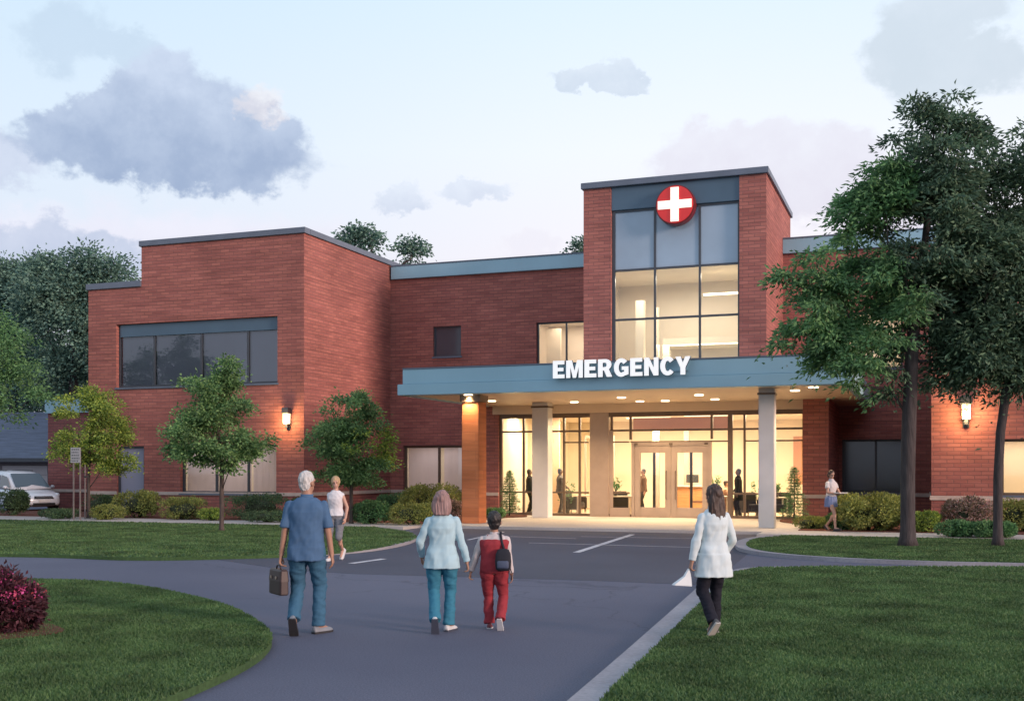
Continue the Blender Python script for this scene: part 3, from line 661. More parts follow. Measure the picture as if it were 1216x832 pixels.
m = MB(); y0, y1 = YT+.14, YT+.24; fr = .075
mu = [xa(776.5, YT), xa(830, YT)]
m.box(tx0, y0, 4.9, tx0+fr*1.6, y1, ZSP); m.box(tx1-fr, y0, 4.9, tx1, y1, ZSP); m.box(tx0+fr*1.6, y0, ZSP-fr, tx1-fr, y1, ZSP-.002)
for q in mu: m.box(q-fr/2, y0+.003, 4.9, q+fr/2, y1-.003, ZSP-fr)
for q in (ZR1, ZR2): m.box(tx0+fr*1.6, y0+.006, q-fr/2, tx1-fr, y1-.006, q+fr/2)
cw = hb(m, 'tower_window', M['darkframe'])
xs = [tx0+fr] + mu + [tx1-fr]; zs = [4.9, ZR2, ZR1, ZSP-fr]
for a, b in zip(xs[:-1], xs[1:]):
    for c, d_ in zip(zs[:-1], zs[1:]):
        hb(MB().quad((a, y0+.05, c), (b, y0+.05, c), (b, y0+.05, d_), (a, y0+.05, d_)), 'pane', M['spandrel_glass' if c == ZR1 else 'glass_up'], cw)
hb(MB().box(tx0+.01, YT+.55, ZR1+.14, tx1-.01, YT+.6, ZSP), 'back_panel', M['backpanel'])
# upper lobby seen through the tower glass
room(TX0+.12, TX1-.12, 4.5, ZR1+.13, YT+.33, 4.2, M['cream_pale'], 0)
area_light((TX0+TX1)/2, YT+1.7, ZR1-.1, 4.2, 1.2, 260, (1, .82, .62)); area_light((TX0+TX1)/2+.5, YT+3.2, 6.6, 3.6, .8, 100, (1, .80, .58))
each([(TX0+1.3, YT+2.6, 4.5, TX0+1.62, YT+2.9, 8.3), (TX0+2.0, YT+2.9, 4.5, TX0+2.12, YT+3.1, 8.05), (TX0+2.25, YT+3.1, 6.55, TX1-.14, YT+4.4, 6.85), (TX0+2.25, YT+3.1, 4.5, TX0+2.5, YT+3.4, 6.545)], 'gallery_screen', 'cream')
m = MB(); m.box(TX1-2.6, YT+2.2, ZR1-.75, TX1-.75, YT+2.32, ZR1-.68); hb(m, 'light_fitting', M['strip_on'])
# ---- canopy
C0, C1, YC = xa(478, 32.4), xa(1010, 32.4), 32.4
can = hb(MB().box(C0, YC, 4.55, C1, YT-.003, 5.03), 'canopy', M['steelblue'], bevel=.015)
hb(MB().box(C0-.16, YC-.05, 4.2, C1+.05, YC+.4, 4.548), 'lower_fascia', M['steelblue'], can, bevel=.012)
each([(C0-.16, YC+.4, 4.2, C0+.2, YT+.4, 4.546), (C1-.2, YC+.4, 4.2, C1+.05, YM-.2, 4.546)], 'side_fascia', 'steelblue', can)
hb(MB().box(C0+.2, YC+.4, 4.215, C1-.2, YM-.2, 4.3), 'soffit', M['soffit'], can)
each([(C0, YC-.02, 5.03, C1, YC+.35, 5.07), (C1-.3, YC+.35, 5.03, C1+.01, YT+.4, 5.068)], 'drip_edge', 'coping', can)
m = MB(); m.box(C1-4.2, YT, 4.3, C1, YM-.2, 4.9); hb(m, 'roof_slab', M['steelblue'], can)
hb(MB().box(vx0+.3, YG-.16, 3.9, vx1-.6, YG+.12, 4.213), 'bulkhead', M['soffit'], can)
def column(x, y, w, d_, mat, z1=4.214, collar=True):
    c = hb(MB().box(x-w/2, y, ZS, x+w/2, y+d_, z1), 'column', M[mat], can, bevel=.02)
    return c
ca, cb_ = xa(641, 37.7), xa(910, 33.4)
column(ca, 37.7, .60, .55, 'white_col'); column(cb_, 33.4, .46, .46, 'white_col')
each([(ca-.33, 37.67, 4.02, ca+.33, 38.28, 4.08), (cb_-.26, 33.37, 4.02, cb_+.26, 33.89, 4.08)], 'collar', 'bronze', can)
cc = xa(559, 32.95)
column(cc-.02, 32.95, .60, .66, 'brick_downlit', 3.98)
hb(MB().box(cc-.36, 32.91, 3.98, cc+.32, 33.65, 4.2), 'collar', M['bronze'], can)
# recessed downlights
DL = [(cc-.05, 32.86), (xa(584, 36.2), 36.2), (xa(682, 37.8), 37.8), (xa(738, 36.0), 36.0), (xa(760, 38.2), 38.2), (xa(790, 38.2), 38.2), (xa(830, 35.6), 35.6), (xa(849, 38.0), 38.0), (xa(944, 34.6), 34.6), (xa(966, 33.4), 33.4)]
for (x, y) in DL:
    hb(MB().cyl(x, y, 4.185, 4.214, .14, .14, 20), 'downlight', M['down_on'], can)
    l = bpy.data.lights.new('downlight', 'SPOT'); l.energy = 420; l.color = (1, .70, .38); l.spot_size = R(125); l.spot_blend = .8; l.shadow_soft_size = .1
    o = link(bpy.data.objects.new('downlight', l)); o.location = (x, y, 4.16)
# ---- entrance vestibule
gxl, gxr = xa(593, YG), xa(955, YG)
m = MB(); m.box(vx0, YG-.1, 0, gxl, YM+.5, 4.212); hb(m, 'entrance_pier', M['brick'])
m = MB(); m.box(gxr, YG-.45, 0, vx1, YM+.5, 4.212); hb(m, 'entrance_pier', M['brick'])
each([(vx0-.03, YG-.145, .82, gxl, YG-.101, .94), (gxr-.03, YG-.495, .84, vx1+.03, YG-.451, .96), (vx1+.001, YG-.45, .84, vx1+.04, YM-.05, .96)], 'stone_band', 'stone')
hb(MB().box(gxl, YG-.1, 0, gxr, 49, ZS+.012), 'lobby_floor', M['tile'])
each([(gxl, 48.2, 0, gxr, 48.3, 3.93), (gxl-.002, YG+.13, 0, gxl+.06, 48.2, 3.93), (gxr-.06, YG+.13, 0, gxr+.002, 48.2, 3.93)], 'lobby_wall', 'cream')
hb(MB().box(gxl, YG+.1, 3.93, gxr, 48.3, 4.0), 'lobby_ceiling', M['cream_pale'])
m = MB(); m.box(xa(752, 42), 42.0, 3.30, xa(868, 42), 42.5, 3.80); hb(m, 'lobby_beam', M['terracotta'])
m = MB(); m.box(gxl+.3, 42.6, 0, xa(664, 42.6), 42.72, 3.93); hb(m, 'lobby_partition', plain('peach_plaster', (.70, .46, .30), .8, .05, 1))
each([(xa(725, 44), 44.0, 0, xa(729, 44), 44.1, 3.1), (xa(694, 44), 44.0, 3.1, xa(729, 44), 44.1, 3.2), (xa(694, 44), 44.0, 0, xa(696, 44), 44.1, 3.1), (xa(775, 45), 45.0, 0, xa(783, 45), 45.1, 3.93), (xa(812, 45), 45.0, 0, xa(818, 45), 45.12, 3.93)], 'lobby_post', 'alu')
hb(MB().box(xa(940, 47.5), 48.15, 1.2, xa(955, 47.5)+.4, 48.195, 3.2), 'wall_panel', M['terracotta'])
for px_, y in ((700, 42.2), (770, 44.5), (840, 43.2), (905, 42.5)):
    x = xa(px_, y); hb(MB().box(x-.9, y-.12, 3.895, x+.9, y+.12, 3.928), 'light_fitting', M['strip_on'])
for px_, y, wt in ((622, 41.0, 160), (700, 42.2, 420), (770, 44.5, 500), (840, 43.2, 470), (915, 42.5, 420)):
    area_light(xa(px_, y), y, 3.88, 1.8, .8, wt, (1, .80, .52))
# glazing
H0, Ht1, Ht2, Hr = 3.9, 3.24, 2.82, .96
yf0, yf1 = YG, YG + .12
glz = None
m = MB(); z0 = ZS
m.box(gxl, yf0, z0, gxl+.11, yf1, H0); m.box(gxr-.06, yf0, z0, gxr, yf1, H0); m.box(gxl+.11, yf0-.01, H0-.16, gxr-.06, yf1, H0-.001); m.box(gxl+.11, yf0, z0, xa(752, YG), yf1, z0+.1); m.box(xa(844, YG), yf0, z0, gxr-.06, yf1, z0+.1)
px_l2 = [621.5, 652, 669.5, 688, 867, 884, 918]
for q in px_l2:
    x = xa(q, YG); w_ = .075 if q != 867 else .17
    m.box(x-w_/2, yf0+.003, z0+.1, x+w_/2, yf1-.003, H0-.16)
for q in (726, 748.5, 845):
    x = xa(q, YG); m.box(x-.04, yf0+.003, z0+.1 if q < 740 else 2.9, x+.04, yf1-.003, H0-.16)
m.box(gxl+.11, yf0+.006, Ht1-.035, xa(700, YG), yf1-.006, Ht1+.035); m.box(xa(724, YG), yf0+.006, Ht1-.035, gxr-.06, yf1-.006, Ht1+.035)
for a, b in ((669.5, 700), (724, 748.5), (748.5, 867), (884, 955)): m.box(xa(a, YG), yf0+.009, Ht2-.025, xa(b, YG)-.06, yf1-.009, Ht2+.025)
for a, b in ((593, 700), (724, 748.5), (867, 955)): m.box(xa(a, YG)+.05, yf0+.009, Hr-.03, xa(b, YG)-.05, yf1-.009, Hr+.03)
glz = hb(m, 'entrance_glazing', M['bronze'])
hb(MB().box(xa(701, YG), yf0-.08, ZS, xa(723, YG), yf1+.03, 3.9), 'pilaster', M['alu'], glz, bevel=.015)
each([(xa(724, YG), yf0-.012, ZS, xa(748, YG), yf0-.001, .42)], 'kick_panel', 'alu', glz)
each([(xa(724, YG)-.02, yf0-.012, .43, xa(728, YG), yf0-.001, 3.24)], 'jamb_cover', 'alu', glz)
for a, b in ((593, 621.5), (621.5, 652), (652, 669.5), (669.5, 688), (688, 701), (723, 748.5), (748.5, 867), (867, 884), (884, 918), (918, 955)):
    zb = z0+.1 if (a, b) != (748.5, 867) else 2.82
    X0, X1 = xa(a, YG)+.02, xa(b, YG)-.02
    hb(MB().quad((X0, yf0+.06, zb), (X1, yf0+.06, zb), (X1, yf0+.06, H0-.16), (X0, yf0+.06, H0-.16)), 'pane', M['glass'], glz)
X0, X1 = xa(846, YG), xa(866, YG); hb(MB().quad((X0, yf0+.062, z0+.1), (X1, yf0+.062, z0+.1), (X1, yf0+.062, 2.8), (X0, yf0+.062, 2.8)), 'pane', M['glass'], glz)
# double doors
DX0, DX1 = xa(752, YG), xa(843, YG); DM = (DX0+DX1)/2
m = MB(); m.box(DX0-.06, yf0-.05, ZS, DX0+.05, yf1, 2.80); m.box(DX1-.05, yf0-.05, ZS, DX1+.06, yf1, 2.80); m.box(DX0+.05, yf0-.05, 2.68, DX1-.05, yf1, 2.80); hb(m, 'door_frame', M['alu'], bevel=.008)
for a, b, hx in ((DX0+.055, DM-.006, DM-.17), (DM+.006, DX1-.055, DM+.17)):
    st = .21; m = MB()
    m.box(a, yf0-.02, ZS+.015, a+st, yf0+.05, 2.67); m.box(b-st, yf0-.02, ZS+.015, b, yf0+.05, 2.67); m.box(a+st, yf0-.02, 2.42, b-st, yf0+.05, 2.67); m.box(a+st, yf0-.02, ZS+.015, b-st, yf0+.05, ZS+.36)
    dr = hb(m, 'entrance_door', M['alu'], bevel=.006)
    hb(MB().quad((a+st, yf0+.02, ZS+.36), (b-st, yf0+.02, ZS+.36), (b-st, yf0+.02, 2.42), (a+st, yf0+.02, 2.42)), 'pane', M['glass'], dr)
    m = MB(); m.tube([(hx, yf0-.03, .75), (hx, yf0-.09, .75), (hx, yf0-.09, 1.75), (hx, yf0-.03, 1.75)], .018); hb(m, 'handle', M['bronze'], dr)
    q = a + st + (b-a-2*st)*.55; m = MB(); m.box(q-.05, yf0+.03, ZS+.36, q+.05, yf0+.06, 2.42); hb(m, 'glazing_bar', M['bronze'], dr)
each([(x-.06, yf0-.09, 2.70, x+.06, yf0-.052, 2.77) for x in (DX0+.12, DM, DX1-.12)], 'door_closer', 'bronze')

# ---------------------------------------------------------------- emergency sign: nine raised letters standing off the canopy fascia
sg = thing('emergency_sign', 'white raised capital letters reading EMERGENCY on the blue canopy edge', 'sign', (xa(738, 32.3), 32.3, 4.58))
LX0, LX1 = xa(658, 32.3), xa(821, 32.3)
def arc(cx, cy, rx, ry, d0, d1, n=14): return [(cx + rx*math.cos(R(d0 + (d1-d0)*k/n)), cy + ry*math.sin(R(d0 + (d1-d0)*k/n))) for k in range(n+1)]
GL = {'E': [[(0,0),(.66,0),(.66,.215),(.27,.215),(.27,.40),(.60,.40),(.60,.60),(.27,.60),(.27,.785),(.65,.785),(.65,1),(0,1)]],
 'M': [[(0,0),(.235,0),(.235,.60),(.375,0),(.555,0),(.695,.60),(.695,0),(.93,0),(.93,1),(.61,1),(.465,.40),(.32,1),(0,1)]],
 'N': [[(0,0),(.25,0),(.25,.55),(.50,0),(.76,0),(.76,1),(.51,1),(.51,.45),(.26,1),(0,1)]],
 'Y': [[(.265,0),(.525,0),(.525,.38),(.79,1),(.51,1),(.395,.66),(.28,1),(0,1),(.265,.38)]],
 'C': [arc(.40,.5,.40,.52,40,320,28) + arc(.40,.5,.135,.29,322,38,24)],
 'G': [arc(.40,.5,.40,.52,40,300,26) + [(.79,.11),(.79,.56),(.42,.56),(.42,.365),(.55,.365),(.55,.255)] + arc(.40,.5,.135,.29,300,38,22)],
 'R': [[(0,0),(.26,0),(.26,.36),(.33,.36),(.48,0),(.78,0),(.595,.415)] + arc(.40,.69,.335,.31,-50,90,12) + [(0,1)], [(.26,.555),(.38,.555)] + arc(.38,.68,.09,.125,-60,60,6) + [(.38,.80),(.26,.80)]]}
def letter_bm(loops, kx, kz, dpt):
    bm = bmesh.new(); es = []
    for lp in loops:
        vs = [bm.verts.new((x*kx, -dpt, z*kz)) for x, z in lp]
        es += [bm.edges.new((vs[i], vs[(i+1) % len(vs)])) for i in range(len(vs))]
        bk = [bm.verts.new((x*kx, 0, z*kz)) for x, z in lp]
        for i in range(len(vs)): bm.faces.new((vs[i], vs[(i+1) % len(vs)], bk[(i+1) % len(vs)], bk[i]))
    bmesh.ops.triangle_fill(bm, use_beauty=True, edges=es, normal=(0, -1, 0))
    bmesh.ops.recalc_face_normals(bm, faces=bm.faces)
    return bm
gap = .085; wid = {c: max(p[0] for p in l[0]) for c, l in GL.items()}
kx = (LX1 - LX0) / (sum(wid[c] for c in 'EMERGENCY') + gap * 8); x = LX0
for ch in 'EMERGENCY':
    bm = letter_bm(GL[ch], kx, .53, .12); me = bpy.data.meshes.new('letter')
    for f_ in bm.faces: f_.material_index = 1 if abs(f_.normal.y) < .5 else 0
    bm.to_mesh(me); bm.free(); me.materials.append(M['letter']); me.materials.append(M['letter_side'])
    o = link(bpy.data.objects.new('letter', me), sg); o.location = (x - sg.location.x, -.005, 0); x += (wid[ch] + gap) * kx
m = MB(); m.box(LX0+.1, 32.345, 4.70, LX1-.1, 32.40, 4.75); m.build('mounting_rail', M['steelblue'], sg, origin=sg.location)
# ---------------------------------------------------------------- round cross emblem on the tower
ex, ez = xa(802, 39.0), za(802, 243.5, 39.0)
cs = thing('cross_sign', 'round red sign with a lit white cross high on the entrance tower', 'sign', (ex, 39.0, ez))
def disc(y0, y1, r, n=48): return MB().loft([[(r*math.cos(2*math.pi*k/n), y, r*math.sin(2*math.pi*k/n)) for k in range(n)] for y in (y0, y1)])
disc(-.08, .30, .70).build('drum', plain('dark_red_enamel', (.16, .012, .015), .4), cs, bevel=.02)
disc(-.11, -.082, .66).build('face', M['red'], cs, bevel=.01)
a_, b_ = .145, .60
MB().add([(sx*p, y, sz*q) for y in (-.15, -.112) for (sx, p, sz, q) in ((-1,a_,-1,b_),(1,a_,-1,b_),(1,a_,-1,a_),(1,b_,-1,a_),(1,b_,1,a_),(1,a_,1,a_),(1,a_,1,b_),(-1,a_,1,b_),(-1,a_,1,a_),(-1,b_,1,a_),(-1,b_,-1,a_),(-1,a_,-1,a_))],
         [tuple(range(12)), tuple(range(23, 11, -1))] + [(i, (i+1) % 12, 12+(i+1) % 12, 12+i) for i in range(12)]).build('cross', M['cross'], cs)
# ---------------------------------------------------------------- wall lanterns
def lantern(px, pyc, Y, label, k=1.0, watts=30):
    x, z = xa(px, Y), za(px, pyc, Y)
    t = thing('wall_lantern', label, 'wall lamp', (x, Y, z), 0, 'lit lanterns on the brick walls')
    MB().box(-.10*k, -.03, -.52*k, .10*k, -.002, .42*k).build('back_plate', M['lamp_metal'], t, bevel=.008)
    MB().loft([[(sx*w*k, -.20*k + sy*w*k, z_*k) for sx, sy in ((-1,-1),(1,-1),(1,1),(-1,1))] for w, z_ in ((.17, .24), (.18, .28), (.16, .50), (.14, .52))]).build('hood', M['lamp_metal'], t)
    MB().loft([[(sx*w*k, -.20*k + sy*w*k, z_*k) for sx, sy in ((-1,-1),(1,-1),(1,1),(-1,1))] for w, z_ in ((.115, -.24), (.125, .23))]).build('lamp_shade', M['lamp_on'], t)
    m = MB(); m.box(-.06*k, -.24*k, -.42*k, .06*k, -.14*k, -.245*k); m.box(-.03*k, -.16*k, -.36*k, .03*k, -.031, -.30*k); m.build('bracket', M['lamp_metal'], t)
    l = bpy.data.lights.new('lantern_bulb', 'POINT'); l.energy = watts; l.color = (1, .62, .26); l.shadow_soft_size = .12
    o = link(bpy.data.objects.new('lantern_bulb', l)); o.location = (x, Y - .55*k, z - .1)
    return t
lantern(343, 497, Y1, 'lit wall lantern on the left brick wing beside the tall side wall', .8, 95)
lantern(1147, 489, YR, 'lit wall lantern on the right brick wing between the two trees', .95, 120)
# ---------------------------------------------------------------- vegetation
def leaf_mesh(name, pts, dirs, ln, wd, mat, parent, seed=0, fold=.25, kind=None):
    """one small folded leaf per point: base, two sides, tip"""
    r = np.random.default_rng(seed); n = len(pts)
    d = dirs / (np.linalg.norm(dirs, axis=1, keepdims=True) + 1e-9)
    rnd = r.normal(size=(n, 3)); s = np.cross(d, rnd); s /= (np.linalg.norm(s, axis=1, keepdims=True) + 1e-9)
    u = np.cross(s, d)
    L_ = (ln * r.uniform(.65, 1.3, (n, 1))); W = (wd * r.uniform(.7, 1.25, (n, 1)))
    mid = pts + d * L_ * .48
    a = pts; b = mid + s * W * .5 + u * W * fold; c = pts + d * L_ - u * L_ * .12; e = mid - s * W * .5 + u * W * fold
    co_ = np.stack([a, b, c, e], 1).reshape(-1, 3)
    i = np.arange(n)[:, None] * 4
    f = np.concatenate([i + [[0, 1, 2]], i + [[0, 2, 3]]], 1).reshape(-1, 3)
    return np_mesh(name, co_, f, mat, parent, kind)

def crown_points(ells, n, seed, gapf=.9, gapt=-.18, surf=.5):
    r = np.random.default_rng(seed); out = []
    wts = np.array([e[3]*e[4]*e[5] for e in ells]) ** .75; wts /= wts.sum()
    tries = 0
    while len(out) < n and tries < n * 30:
        tries += 1
        e = ells[r.choice(len(ells), p=wts)]
        v = r.normal(size=3); v /= np.linalg.norm(v)
        rad = r.uniform() ** surf
        p = np.array(e[:3]) + v * rad * np.array(e[3:6])
        if mnoise.noise(Vector(p * gapf) + Vector((seed, 0, 0))) < gapt: continue
        out.append(p)
    return np.array(out)

def tree_mesh(parent, trunk, ells, nclus, nleaf, leaf, seed, bark='bark', lmat='leaf_green', spread=.3, r0=.1, twig=.006, droop=.25, gapf=.9, gapt=-.2, surf=.5, tier=1.0, up=.35, mats=None):
    """trunk: list of points; clusters are joined back to the skeleton by tapering limbs"""
    r = np.random.default_rng(seed)
    C = crown_points(ells, nclus, seed, gapf, gapt, surf)
    nodes = []; par = []
    for i, p in enumerate(trunk):
        nodes.append(np.array(p, float)); par.append(i - 1)
    nt_ = len(nodes)
    base_ok = 1 if nt_ > 2 else 0
    ax = np.array(trunk[-1]); 
    order = np.argsort([min(np.linalg.norm(c - t) for t in nodes[:nt_]) for c in C])
    cl_node = {}
    for ci in order:
        c = C[ci]; P = np.array(nodes)
        dv = c - P; dist = np.linalg.norm(dv, axis=1)
        pen = np.maximum(0, up * np.hypot(dv[:, 0], dv[:, 1]) - dv[:, 2]) * 1.2
        sc = dist + pen; sc[:base_ok] = 1e9
        k = int(np.argmin(sc)); L_ = dist[k]
        nseg = max(1, int(L_ / .45)); prev = k
        for q in range(1, nseg + 1):
            t = q / nseg
            p = nodes[k] + (c - nodes[k]) * t + np.array([0, 0, -1]) * math.sin(math.pi * t) * L_ * .07 + (r.normal(size=3) * .035 * L_ / max(1, nseg) if q < nseg else 0)
            nodes.append(p); par.append(prev); prev = len(nodes) - 1
        cl_node[prev] = 1
    w = np.zeros(len(nodes))
    for i in range(len(nodes) - 1, -1, -1):
        if w[i] == 0: w[i] = 1
        if par[i] >= 0: w[par[i]] += w[i]
    ex = math.log(r0 / twig) / math.log(max(2, w[0]))
    rad = twig * w ** ex
    # extract chains
    kids = [[] for _ in nodes]
    for i, p in enumerate(par):
        if p >= 0: kids[p].append(i)
    tr = MB(); lm = MB()
    def chain(start, first):
        pts = [nodes[start]] ; rr = [rad[first] * 1.02]
        cur = first
        while True:
            pts.append(nodes[cur]); rr.append(rad[cur])
            ks = kids[cur]
            if not ks: break
            ks = sorted(ks, key=lambda j: -w[j])
            for j in ks[1:]: stack.append((cur, j))
            cur = ks[0]
        return pts, rr
    stack = [(0, kids[0][0])]; first = True
    for j in kids[0][1:]: stack.append((0, j))
    while stack:
        s_, f_ = stack.pop()
        pts, rr = chain(s_, f_)
        if first:
            rr[0] = rad[0] * 1.25
            # flare at the foot
            p0, p1 = np.array(pts[0]), np.array(pts[1])
            pts = [p0, p0 + (p1-p0)*.12, p0 + (p1-p0)*.3] + pts[1:]; rr = [rad[0]*1.55, rad[0]*1.15, rad[0]*1.02] + rr[1:]
            tr.tube(pts, rr, 14); first = False
        else:
            lm.tube(pts, rr, 6 if rr[0] > .02 else 4)
    tr.build('trunk', M[bark], parent, smooth=True); lm.build('limbs', M[bark], parent, smooth=True)
    # leaves gathered in sprays round each cluster
    n = nleaf
    ci = r.integers(0, len(C), n)
    off = r.normal(size=(n, 3)) * spread * np.array([1, 1, .55 * tier])
    pts = C[ci] + off
    cen = np.mean(C, 0)
    outw = (pts - cen); outw[:, 2] *= .3
    outw /= (np.linalg.norm(outw, axis=1, keepdims=True) + 1e-6)
    dirs = off * .7 / spread + outw * .55 + r.normal(size=(n, 3)) * .75; dirs[:, 2] -= droop * 2.2
    pts[:, 2] -= (off[:, 0]**2 + off[:, 1]**2) / spread * droop * .8
    if mats is None:
        leaf_mesh('crown', pts, dirs, leaf[0], leaf[1], M[lmat], parent, seed)
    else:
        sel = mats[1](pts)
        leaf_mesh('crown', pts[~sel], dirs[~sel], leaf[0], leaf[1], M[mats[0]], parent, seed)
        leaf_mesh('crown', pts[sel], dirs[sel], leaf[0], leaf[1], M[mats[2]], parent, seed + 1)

def px_tree(px, py, z=ZL):
    p = gp(px, py, z); s = (py - HY) / (CAMH - z)
    return p, s
def E(s, px, py, bx, by, cx, cy, hw, hh, dy=0.0, depth=None):
    """crown lobe measured on the photograph -> local metres (x right, y away, z up) for a tree based at pixel bx,by"""
    return ((cx - bx) / s, dy, (by - cy) / s, hw / s, (depth or hw * .95) / s, hh / s)

# large dark tree on the right
p, s = px_tree(1078, 648)
t = thing('tree', 'tall dark broadleaf tree with a thick trunk right of the entrance canopy', 'tree', p, A)
e_ = lambda cx, cy, hw, hh, dy=0.0: E(s, 0, 0, 1078, 648, cx, cy, hw, hh, dy)
ells = [e_(1112, 205, 78, 92), e_(1108, 285, 104, 84), e_(1150, 215, 52, 66), e_(1160, 320, 60, 70), e_(1060, 215, 50, 60), e_(1065, 355, 110, 62), e_(975, 345, 52, 62, -.3), e_(962, 400, 46, 26, -.2), e_(1035, 420, 80, 42, -.4), e_(1130, 400, 70, 60), e_(1020, 250, 48, 46), e_(1118, 140, 34, 44), e_(1165, 260, 40, 60), e_(1055, 455, 52, 22, -.3)]
trunk = [(0, 0, 0), (.0, 0, 1.6), (.03, 0, 2.9), (.1, .05, 4.2), (.2, .05, 5.6), (.4, 0, 7.0), (.55, 0, 8.4), (.6, 0, 9.6)]
tree_mesh(t, trunk, ells, 430, 62000, (.15, .055), 11, 'bark_dark', 'leaf_dark',   .20, .160, .0055,  .32, .75, -.10, .46, .62, .3,
          mats=('leaf_dark', lambda P: P[:, 0] + .35*np.sin(P[:, 2]*2.1) < -.35, 'leaf_mid'))  # lighter leaves on the left part paint its lit side into the colour
# its neighbour at the edge of the frame
p, s = px_tree(1185, 648)
t = thing('tree', 'slimmer dark tree with a forking grey trunk at the right edge of the lawn strip', 'tree', p, A)
e_ = lambda cx, cy, hw, hh, dy=0.0: E(s, 0, 0, 1185, 648, cx, cy, hw, hh, dy)
ells = [e_(1225, 215, 62, 84), e_(1195, 260, 40, 60), e_(1215, 330, 75, 80), e_(1195, 420, 75, 60), e_(1165, 385, 40, 50), e_(1280, 330, 80, 90), e_(1270, 430, 70, 50)]
trunk = [(0, 0, 0), (.0, 0, 1.5), (.06, 0, 2.6), (.2, 0, 3.6), (.45, .05, 4.9), (.75, .05, 6.4), (.95, 0, 8.0), (1.0, 0, 9.2)]
tree_mesh(t, trunk, ells, 340, 44000, (.15, .055), 23, 'bark_dark', 'leaf_dark', .29, .10, .006, .32, .75, -.10, .5, .62, .8)

def small_tree(px, py, label, lobes, seed, lmat, n=15000, z=ZL, r0=.06, tip=None, gap=-.08, mats=None, leaf=(.10, .06), nc=115, spread=.15, bark='bark'):
    p, s = px_tree(px, py, z)
    t = thing('tree', label, 'tree', p, A)
    ells = [E(s, 0, 0, px, py, *l) for l in lobes]
    zt = max(l[2] + l[5] for l in ells) * .86
    x1 = ells[0][0]
    trunk = [(0, 0, 0), (.01, 0, zt*.13), (.0, .01, zt*.26), (.02, 0, zt*.42), (x1*.5, 0, zt*.6), (x1*.8, 0, zt*.8), (x1, 0, zt)]
    tree_mesh(t, trunk, ells, nc, n, leaf, seed, bark, lmat, spread, r0, .004, .12, 1.5, gap, .5, 1.0, .9, mats=mats)
    return t
small_tree(105, 615, 'small yellow-green tree beside the white signboard at the left', [(108, 505, 44, 46), (112, 480, 26, 20), (88, 530, 28, 26), (142, 535, 24, 26), (118, 550, 40, 16)], 31, 'leaf_yellow', 14000, ZS, .055)
small_tree(263, 630, 'small round green tree standing on the grass in front of the left wing', [(258, 470, 44, 44), (256, 510, 58, 36), (250, 538, 50, 22), (296, 528, 24, 26), (262, 442, 22, 22), (222, 500, 24, 20)], 37, 'leaf_green', 17000, ZL, .065)
small_tree(417, 621, 'small bushy green tree in the bed in front of the tall side wall', [(415, 520, 46, 44), (415, 490, 32, 34), (424, 468, 14, 20), (385, 530, 26, 26), (445, 540, 24, 24), (418, 562, 42, 20)], 41, 'leaf_green', 17000, ZB, .06,
           mats=('leaf_green', lambda P: P[:, 0] + .5*np.sin(P[:, 2]*3.1) + .4*np.sin(P[:, 1]*4) > .75, 'leaf_yellow'))
# tree at the left edge (trunk outside the frame)
p = pxy(-70, 40.0); s = F / 40.0
t = thing('tree', 'dark green tree reaching in from the left edge above the silver car', 'tree', p, A)
ells = [((8+70)/s, 0, 1.82+(557-430)/s, 34/s, 34/s, 52/s), ((-40+70)/s, 0, 1.82+(557-420)/s, 60/s, 55/s, 70/s), ((20+70)/s, 0, 1.82+(557-475)/s, 34/s, 30/s, 22/s), ((-120+70)/s, 0, 1.82+(557-430)/s, 50/s, 50/s, 70/s)]
tree_mesh(t, [(0, 0, 0), (0, 0, 1.5), (.1, 0, 3.0), (.4, 0, 4.5), (.6, 0, 6.0)], ells, 130, 22000, (.12, .06), 47, 'bark', 'leaf_mid', .24, .13, .006, .2)

# trees far behind
def far_tree(px, depth, label, lobes, seed, n, nc, lmat='leaf_far', leaf=(.22, .14), spread=.6, r0=.28, gap=-.2, bark='bark_dark', group='trees behind the hospital'):
    p = pxy(px, depth); s = F / depth
    t = thing('tree', label, 'tree', p, A, group)
    ells = [((l[0]-px)/s, 0, CAMH + (HY - l[1])/s, l[2]/s, l[2]/s*.9, l[3]/s) for l in lobes]
    zt = max(l[2] + l[5] for l in ells) * .82
    tree_mesh(t, [(0, 0, 0), (0, 0, zt*.25), (.1, 0, zt*.5), (.2, 0, zt*.75), (.2, 0, zt)], ells, nc, n, leaf, seed, bark, lmat, spread, r0, .015, .15, .35, gap, .5, 1.0, .6)
far_tree(85, 66, 'broad grey-green tree rising behind the left wing', [(95, 360, 66, 60), (75, 330, 50, 34), (120, 340, 40, 40), (100, 440, 60, 50), (130, 400, 40, 60)], 53, 34000, 150)
far_tree(15, 72, 'wide grey-green tree behind the slate roofed house', [(10, 370, 60, 62), (30, 335, 40, 34), (-30, 360, 60, 60), (25, 440, 60, 50)], 59, 30000, 140)
far_tree(55, 80, 'dark tree mass between the two left background trees', [(55, 420, 70, 90), (60, 470, 70, 50), (130, 450, 40, 60)], 61, 24000, 110, 'leaf_far')
far_tree(425, 70, 'sparse dark treetop showing above the left wing roof', [(420, 272, 36, 20), (440, 268, 22, 15), (400, 278, 20, 16), (425, 320, 30, 40)], 67, 2600, 70, 'leaf_far', (.24, .15), .34, .2, .05)
far_tree(487, 72, 'small sparse treetop above the blue parapet left of the tower', [(485, 295, 26, 13), (497, 290, 12, 9), (487, 330, 20, 30)], 71, 1500, 44, 'leaf_far', (.24, .15), .3, .16, .0)
far_tree(690, 72, 'tip of a treetop against the left edge of the entrance tower', [(688, 294, 18, 13), (700, 310, 22, 24)], 73, 1200, 34, 'leaf_far', (.24, .15), .3, .16, -.1)

